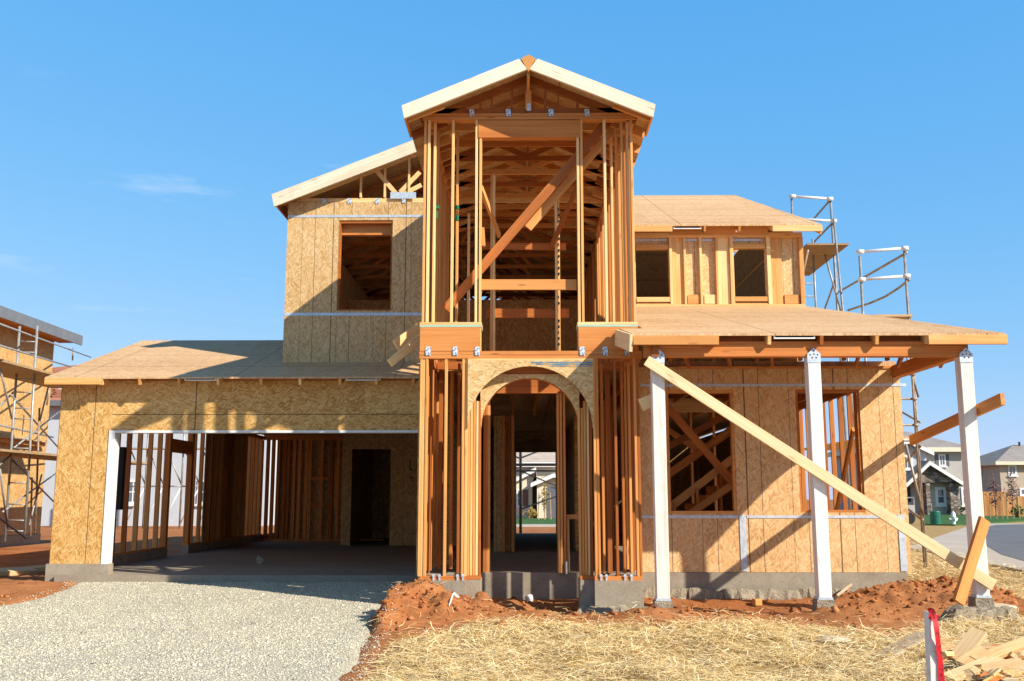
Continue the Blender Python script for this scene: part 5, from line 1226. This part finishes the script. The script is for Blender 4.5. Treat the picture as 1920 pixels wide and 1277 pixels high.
MB().box(Xp(1700,930,Yg2), Xp(1716,930,Yg2), Yg2+1.0, Yg2+1.1, Zp(941, Yg2, 1705), Zp(913, Yg2, 1705)).build('porch_shade_panel', 'dark', n3_)  # dark panel painted as the shade inside the porch opening
MB().box(Xp(1640,930,Yg2), Xp(1737,930,Yg2)-.01, Yg2+1.15, Yg2+1.4, G0-.2, Zp(895, Yg2, 1690)).build('porch_wall', 'stuccog', n3_)
# --- tan house at far right
Yq = 112.0
n4_ = empty('tan_house', (Xp(1920, 960, Yq), Yq, G0), 'tan two-storey house with hipped grey roof at the right edge behind the fence', 'house')
q0, q1 = Xp(1876, 900, Yq), Xp(2120, 900, Yq); zq = Zp(871, Yq, 1880)
MB().box(q0, q1, Yq, Yq+9.5, G0-.2, zq).build('wall', 'stuccot', n4_)
hip(MB(), q0-.7, q1+.7, Yq-.7, Yq+10.2, zq+.3, Zp(834, Yq+4.7, 1898), Xp(1900, 834, Yq+4.7), Xp(2080, 834, Yq+4.7), Yq+4.7).build('roof', 'rooft', n4_)
hfascia(MB(), q0-.7, q1+.7, Yq-.7, Yq+10, zq+.3, .36).build('fascia', 'stuccoc', n4_)
win(1889, 871.5, 1905, 892, Yq, n4_, None, 1, 0, .2); win(1911, 915, 1930, 930, Yq, n4_, None, 1, 0, .2)
m = MB(); m.box(q0-.06, q0+.02, Yq+4.2, Yq+5.4, Zp(890, Yq, 1876), Zp(873, Yq, 1876)); m.build('window', 'glass', n4_)
MB().tube((Xp(1913,834,Yq+4), Yq+4.2, Zp(836, Yq+4)), (Xp(1913,834,Yq+4), Yq+4.2, Zp(829, Yq+4)), .12).build('vent_pipe', 'dark', n4_)
# --- cream house through the hall
Yc = 78.0
n5_ = empty('cream_house', (Xp(1005, 960, Yc), Yc, G0), 'cream house with brown shutters framed by the doorway at the end of the hall', 'house')
e0, e1 = Xp(900, 900, Yc), Xp(1130, 900, Yc); zc0 = Zp(870, Yc)
MB().box(e0, e1, Yc+3, Yc+12, G0-.2, zc0).build('wall', 'stuccoc', n5_)
hip(MB(), e0-.5, e1+.5, Yc+2.4, Yc+12.5, zc0+.2, Zp(838, Yc+7), e0+2, e1-2, Yc+7).build('roof', 'roofb', n5_)
hfascia(MB(), e0-.5, e1+.5, Yc+2.4, Yc+12, zc0+.2, .35).build('fascia', 'white', n5_)
gable_block(n5_, 958, 998, 905, 1005, 880, None, Yc+.8, 4, 'stuccoc', 'rooft', .45, .3); gable_block(n5_, 1007, 1080, 905, 1038, 891, None, Yc-.8, 5, 'stuccoc', 'rooft', .5, .3)
MB().box(Xp(1025,930,Yc-.9), Xp(1062,930,Yc-.9), Yc-.83, Yc-.805, G0, Zp(914, Yc-.8)).build('garage_opening_panel', 'shut', n5_)  # dark grey panel standing in for the dark garage opening
win(968.5, 918, 978.5, 950, Yc+.8, n5_, None, 0, 1, .12); MB().box(Xp(980.5,930,Yc+.8), Xp(990,930,Yc+.8), Yc+.72, Yc+.795, Zp(949, Yc+.8), Zp(918, Yc+.8)).build('shutter', 'shutb', n5_)

# ================================================================== FENCE, TREES, STREET THINGS
M['cedar'] = lumber('cedar_board', (.34,.16,.06), (.52,.27,.11), (.64,.38,.18), .3, .6)
def fence(pxa, pxb, pyt, Y, label, seed):
    xa, xb_ = Xp(pxa, pyt, Y), Xp(pxb, pyt, Y); ztop = Zp(pyt, Y, pxa)
    f_ = empty('board_fence', ((xa+xb_)/2, Y, G0), label, 'fence', 'cedar fences along the lawn'); n = int((xb_-xa)/.3)
    r_ = random.Random(seed); x_ = xa
    mm = MB()
    for i in range(n):
        h_ = ztop+r_.uniform(-.04, .04); mm.box(xa+.3*i, xa+.3*i+.285, Y+r_.uniform(0, .03), Y+.06, G0-.1, h_)
    mm.build('boards', M['cedarf'], f_)
    for i in range(0, n, 8): MB().box(xa+.3*i+.1, xa+.3*i+.25, Y+.07, Y+.2, G0-.1, ztop-.05).build('post', 'fir', f_)
    MB().box(xa, xb_, Y+.065, Y+.12, ztop-.4, ztop-.28).build('rail', 'fir', f_)
t = NT('cedar_fence'); o = t.obj(); sx = t.node('ShaderNodeSeparateXYZ', {0: o}); cell = t.node('ShaderNodeTexWhiteNoise', {1: t.math('FLOOR', t.math('MULTIPLY', sx.outputs[0], 3.333))}, noise_dimensions='1D').outputs[0]
M['cedarf'] = t.out(t.ramp(t.math('ADD', t.math('MULTIPLY', cell, .6), t.math('MULTIPLY', t.noise(t.mapping(o, sca=(12,12,.8)), 1, 3), .5)), [(.15,(.26,.10,.03)),(.5,(.50,.22,.07)),(.9,(.64,.34,.13))]), .8)
fence(1838, 1985, 931, 84, 'reddish cedar board fence standing behind the lawn at right', 1); fence(1825, 1897, 922, 89, 'pale taller fence panels rising behind the reddish fence', 2); fence(1906, 1990, 931, 81, 'pale fence panel at the right picture edge', 3)
def leafy(name, x, y, z0, z1, rad, label, leafmat, n=260, stakes=False, group=None, cat='tree', trunk=True, size=.1, seed=1):
    r_ = random.Random(seed); root = empty(name, (x, y, z0), label, cat, group)
    if trunk:
        m = MB(); m.tube((x, y, z0-.1), (x+.03, y, z0+(z1-z0)*.5), .05, 6, .035); m.tube((x+.03, y, z0+(z1-z0)*.5), (x, y, z1-.2), .035, 6, .012)
        for k in range(7):
            a = k*2.4; h_ = z0+(z1-z0)*(.42+.07*k); m.tube((x+.02, y, h_), (x+rad*.7*math.cos(a), y+rad*.7*math.sin(a), h_+.6), .02, 5, .008)
        m.build('trunk', 'plankw', root)
    m = MB(); zc_ = z0+(z1-z0)*(.66 if trunk else .5); hh = (z1-z0)*(.36 if trunk else .5)
    for k in range(n):
        u = r_.gauss(0, .5); a = r_.uniform(0, 6.28); rr = rad*abs(r_.gauss(.45, .3))*max(.1, 1-abs(u)*.8)
        c_ = Vector((x+rr*math.cos(a), y+rr*math.sin(a), zc_+u*hh)); d1 = Vector((r_.gauss(0,1), r_.gauss(0,1), r_.gauss(0,1))).normalized()*size*r_.uniform(.6,1.5); d2 = d1.orthogonal().normalized()*size*r_.uniform(.4,.8)
        m.add([c_-d1, c_+d2, c_+d1, c_-d2], [(0,1,2,3)])
    m.build('crown' if trunk else 'foliage', leafmat, root)
    if stakes:
        for s_ in (-1, 1): MB().tube((x+s_*.45, y, z0-.1), (x+s_*.38, y, z0+1.9), .035, 6).build('stake', 'plankw', root)
M['leafp'] = rough_mat('purple_leaf', [(.3,(.09,.045,.05)),(.7,(.20,.11,.11))], 3); M['leafg'] = rough_mat('green_leaf', [(.3,(.03,.06,.015)),(.7,(.08,.13,.03))], 3); M['leafy'] = rough_mat('yellow_leaf', [(.3,(.16,.12,.03)),(.7,(.30,.22,.06))], 3)
Yt = 72.0
for px, pb, ptp, lab, sd in ((1867, 967, 897, 'left of the two young purple-leaved trees before the fence', 3), (1899, 964, 893, 'right of the two young purple-leaved trees before the fence', 5)):
    leafy('young_tree', Xp(px, 950, Yt), Yt, G0, Zp(ptp, Yt, px), .75, lab, 'leafp', 190, True, 'young street trees', size=.10, seed=sd)
leafy('young_tree', Xp(1021, 950, 70), 70, G0, Zp(912, 70), .5, 'slim young tree tied to stakes in front of the cream house', 'leafy', 160, True, 'young street trees', size=.09, seed=8)
for px, Y, r_, lab, lm in ((1908, 78, .8, 'low dark shrub at the foot of the right fence', 'leafg'), (997, 76, .6, 'low shrub beside the wall of the cream house', 'leafy'), (1798, 90, .7, 'small shrub under the stone pier of the grey house', 'leafg')):
    leafy('shrub', Xp(px, 960, Y), Y, G0, G0+r_*1.3, r_, lab, lm, 160, False, None, 'shrub', False, .12, px)
def lathe(m, c, prof, n=20):
    vs = [(c[0]+r*math.cos(2*math.pi*i/n), c[1]+r*math.sin(2*math.pi*i/n), c[2]+z) for r, z in prof for i in range(n)]
    fs = [(k*n+i, k*n+(i+1)%n, (k+1)*n+(i+1)%n, (k+1)*n+i) for k in range(len(prof)-1) for i in range(n)]
    fs += [tuple(range(n-1,-1,-1)), tuple(range((len(prof)-1)*n, len(prof)*n))]; return m.add(vs, fs)
M['barrel'] = rough_mat('green_barrel_paint', [(.3,(.008,.10,.06)),(.7,(.015,.16,.10))], 3, .05, .003, .4, .1, .5)
Yk = 57.0; c = at(1755, 988, Yk); gz_ = G0; hB = 25.5*Yk/1850; rB = 9.3*Yk/1850
prof = [(rB*.98,0),(rB,.02),(rB,hB*.31),(rB*1.05,hB*.335),(rB,hB*.36),(rB,hB*.64),(rB*1.05,hB*.665),(rB,hB*.69),(rB,hB-.02),(rB*.97,hB),(rB*.93,hB-.03)]
thing(lathe(MB(), (c.x, Yk, gz_), prof).build('oil_drum', 'barrel', None, origin=(c.x, Yk, gz_), smooth=False), 'dark green ribbed steel drum standing left of the white hydrant', 'drum')
c = at(1789, 990, Yk); hy = empty('fire_hydrant', (c.x, Yk, G0), 'white fire hydrant on the straw verge right of the green drum', 'hydrant')
k_ = 25.5*Yk/1850
lathe(MB(), (c.x, Yk, G0), [(.17*k_,0),(.17*k_,.05*k_),(.13*k_,.06*k_),(.13*k_,.55*k_),(.19*k_,.57*k_),(.19*k_,.62*k_),(.15*k_,.66*k_),(.15*k_,.80*k_),(.11*k_,.9*k_),(.05*k_,.95*k_),(.05*k_,1.0*k_)]).build('barrel', 'pipew', hy, smooth=True)
for s_ in (-1, 1): MB().tube((c.x, Yk, G0+.45*k_), (c.x+s_*.3*k_, Yk, G0+.45*k_), .08*k_, 10).build('outlet', 'pipew', hy)
MB().tube((c.x, Yk, G0+.4*k_), (c.x+.05, Yk-.3*k_, G0+.4*k_), .1*k_, 10).build('outlet', 'pipew', hy)
# utility trailer / bench behind the scaffold
Yv = 60.0; v0, v1 = Xp(1694, 960, Yv), Xp(1716, 960, Yv)
ub_ = empty('utility_trailer', ((v0+v1)/2, Yv, G0), 'small utility trailer parked behind the near right scaffold', 'trailer')
MB().box(v0-1.5, v1, Yv, Yv+1.6, Zp(962, Yv, 1700), Zp(947, Yv, 1700)).build('body', 'stuccog', ub_)
m = MB(); 
for x_ in (v0-1.4, v0, v1-.05): m.box(x_, x_+.05, Yv, Yv+.05, Zp(947, Yv, 1700), Zp(933, Yv, 1700))
m.box(v0-1.5, v1, Yv+.0, Yv+.05, Zp(934, Yv, 1700), Zp(932, Yv, 1700)); m.build('side_rack', 'pipe', ub_)
for x_ in (v0-.6, v1-.4): MB().tube((x_, Yv-.06, Zp(972, Yv, 1700)), (x_, Yv+.12, Zp(972, Yv, 1700)), .36, 16).build('wheel', 'dark', ub_)
# low far tree line and hills
M['farw'] = rough_mat('far_foliage', [(.3,(.03,.05,.02)),(.7,(.07,.10,.04))], .3, 1, .5)

# ================================================================== LIGHT, SKY, RENDER
SUN = Vector((1.4, -1.0, 1.10)).normalized()
el = math.asin(SUN.z); az = math.atan2(SUN.x, SUN.y)
ld = bpy.data.lights.new('sun', 'SUN'); ld.energy = 5.0; ld.angle = R(.5); ld.color = (1.0, .93, .82)
lo_ = bpy.data.objects.new('sun', ld); COL.objects.link(lo_); lo_.rotation_euler = SUN.to_track_quat('Z', 'Y').to_euler(); lo_.location = (20, -15, 30)
w = bpy.data.worlds.new('World'); sc.world = w; w.use_nodes = True; wn, wl = w.node_tree.nodes, w.node_tree.links
bg = wn['Background']; sky = wn.new('ShaderNodeTexSky'); sky.sky_type = 'NISHITA'; sky.sun_disc = False; sky.sun_elevation = el; sky.sun_rotation = az
sky.air_density = 1.0; sky.dust_density = 0.3; sky.ozone_density = 1.6; sky.altitude = 0
tcw = wn.new('ShaderNodeTexCoord'); mpw = wn.new('ShaderNodeMapping'); mpw.inputs[3].default_value = (3.0, 3.0, 16.0); mpw.inputs[1].default_value = (.35, 0, .2)
nzw = wn.new('ShaderNodeTexNoise'); nzw.inputs['Scale'].default_value = 2.2; nzw.inputs['Detail'].default_value = 7; nzw.inputs['Roughness'].default_value = .6
rmw = wn.new('ShaderNodeValToRGB'); rmw.color_ramp.elements[0].position = .60; rmw.color_ramp.elements[1].position = .86; rmw.color_ramp.elements[1].color = (.5,.5,.5,1)
wl.new(tcw.outputs['Generated'], mpw.inputs[0]); wl.new(mpw.outputs[0], nzw.inputs['Vector']); wl.new(nzw.outputs[0], rmw.inputs[0])
mxw = wn.new('ShaderNodeMix'); mxw.data_type = 'RGBA'; mxw.inputs[7].default_value = (3.6, 4.2, 4.8, 1)
sxw = wn.new('ShaderNodeSeparateXYZ'); wl.new(tcw.outputs['Generated'], sxw.inputs[0])
def wmap(src, a, b, lo=0.0, hi=1.0):
    nd = wn.new('ShaderNodeMapRange'); nd.interpolation_type = 'SMOOTHSTEP'; nd.inputs[1].default_value = a; nd.inputs[2].default_value = b; nd.inputs[3].default_value = lo; nd.inputs[4].default_value = hi; wl.new(src, nd.inputs[0]); return nd.outputs[0]
def wmul(a, b):
    nd = wn.new('ShaderNodeMath'); nd.operation = 'MULTIPLY'; wl.new(a, nd.inputs[0]); wl.new(b, nd.inputs[1]); return nd.outputs[0]
wl.new(wmul(rmw.outputs[0], wmul(wmap(sxw.outputs[0], -.08, -.25), wmap(sxw.outputs[2], .40, .30))), mxw.inputs[0])   # wisps low on the left only
zen = wmap(sxw.outputs[2], .46, .85, 1.0, .42)                                # sky deepens towards the zenith
spw = wn.new('ShaderNodeSeparateColor'); cbw = wn.new('ShaderNodeCombineColor'); wl.new(sky.outputs[0], spw.inputs[0])
for i_, (k_, g_) in enumerate(((.46, .97), (.50, .42), (.69, .18))):     # clear-weather tint: softer gradient, deeper blue
    a_ = wn.new('ShaderNodeMath'); a_.operation = 'MULTIPLY'; a_.inputs[1].default_value = .15; wl.new(spw.outputs[i_], a_.inputs[0])
    b_ = wn.new('ShaderNodeMath'); b_.operation = 'POWER'; b_.inputs[1].default_value = g_; wl.new(a_.outputs[0], b_.inputs[0])
    c_ = wn.new('ShaderNodeMath'); c_.operation = 'MULTIPLY'; c_.inputs[1].default_value = k_/.15; wl.new(b_.outputs[0], c_.inputs[0]); wl.new(c_.outputs[0], cbw.inputs[i_])
vmw = wn.new('ShaderNodeVectorMath'); vmw.operation = 'SCALE'; wl.new(cbw.outputs[0], vmw.inputs[0]); wl.new(zen, vmw.inputs['Scale']); wl.new(vmw.outputs[0], mxw.inputs[6]); wl.new(mxw.outputs[2], bg.inputs[0])
bg.inputs[1].default_value = .15
sc.view_settings.view_transform = 'Standard'; sc.view_settings.look = 'None'; sc.view_settings.exposure = 0.55; sc.view_settings.gamma = 1
sc.render.engine = 'CYCLES'; sc.cycles.use_denoising = True; sc.cycles.max_bounces = 6; sc.cycles.diffuse_bounces = 3
sc.cycles.use_adaptive_sampling = True; sc.cycles.adaptive_threshold = .01
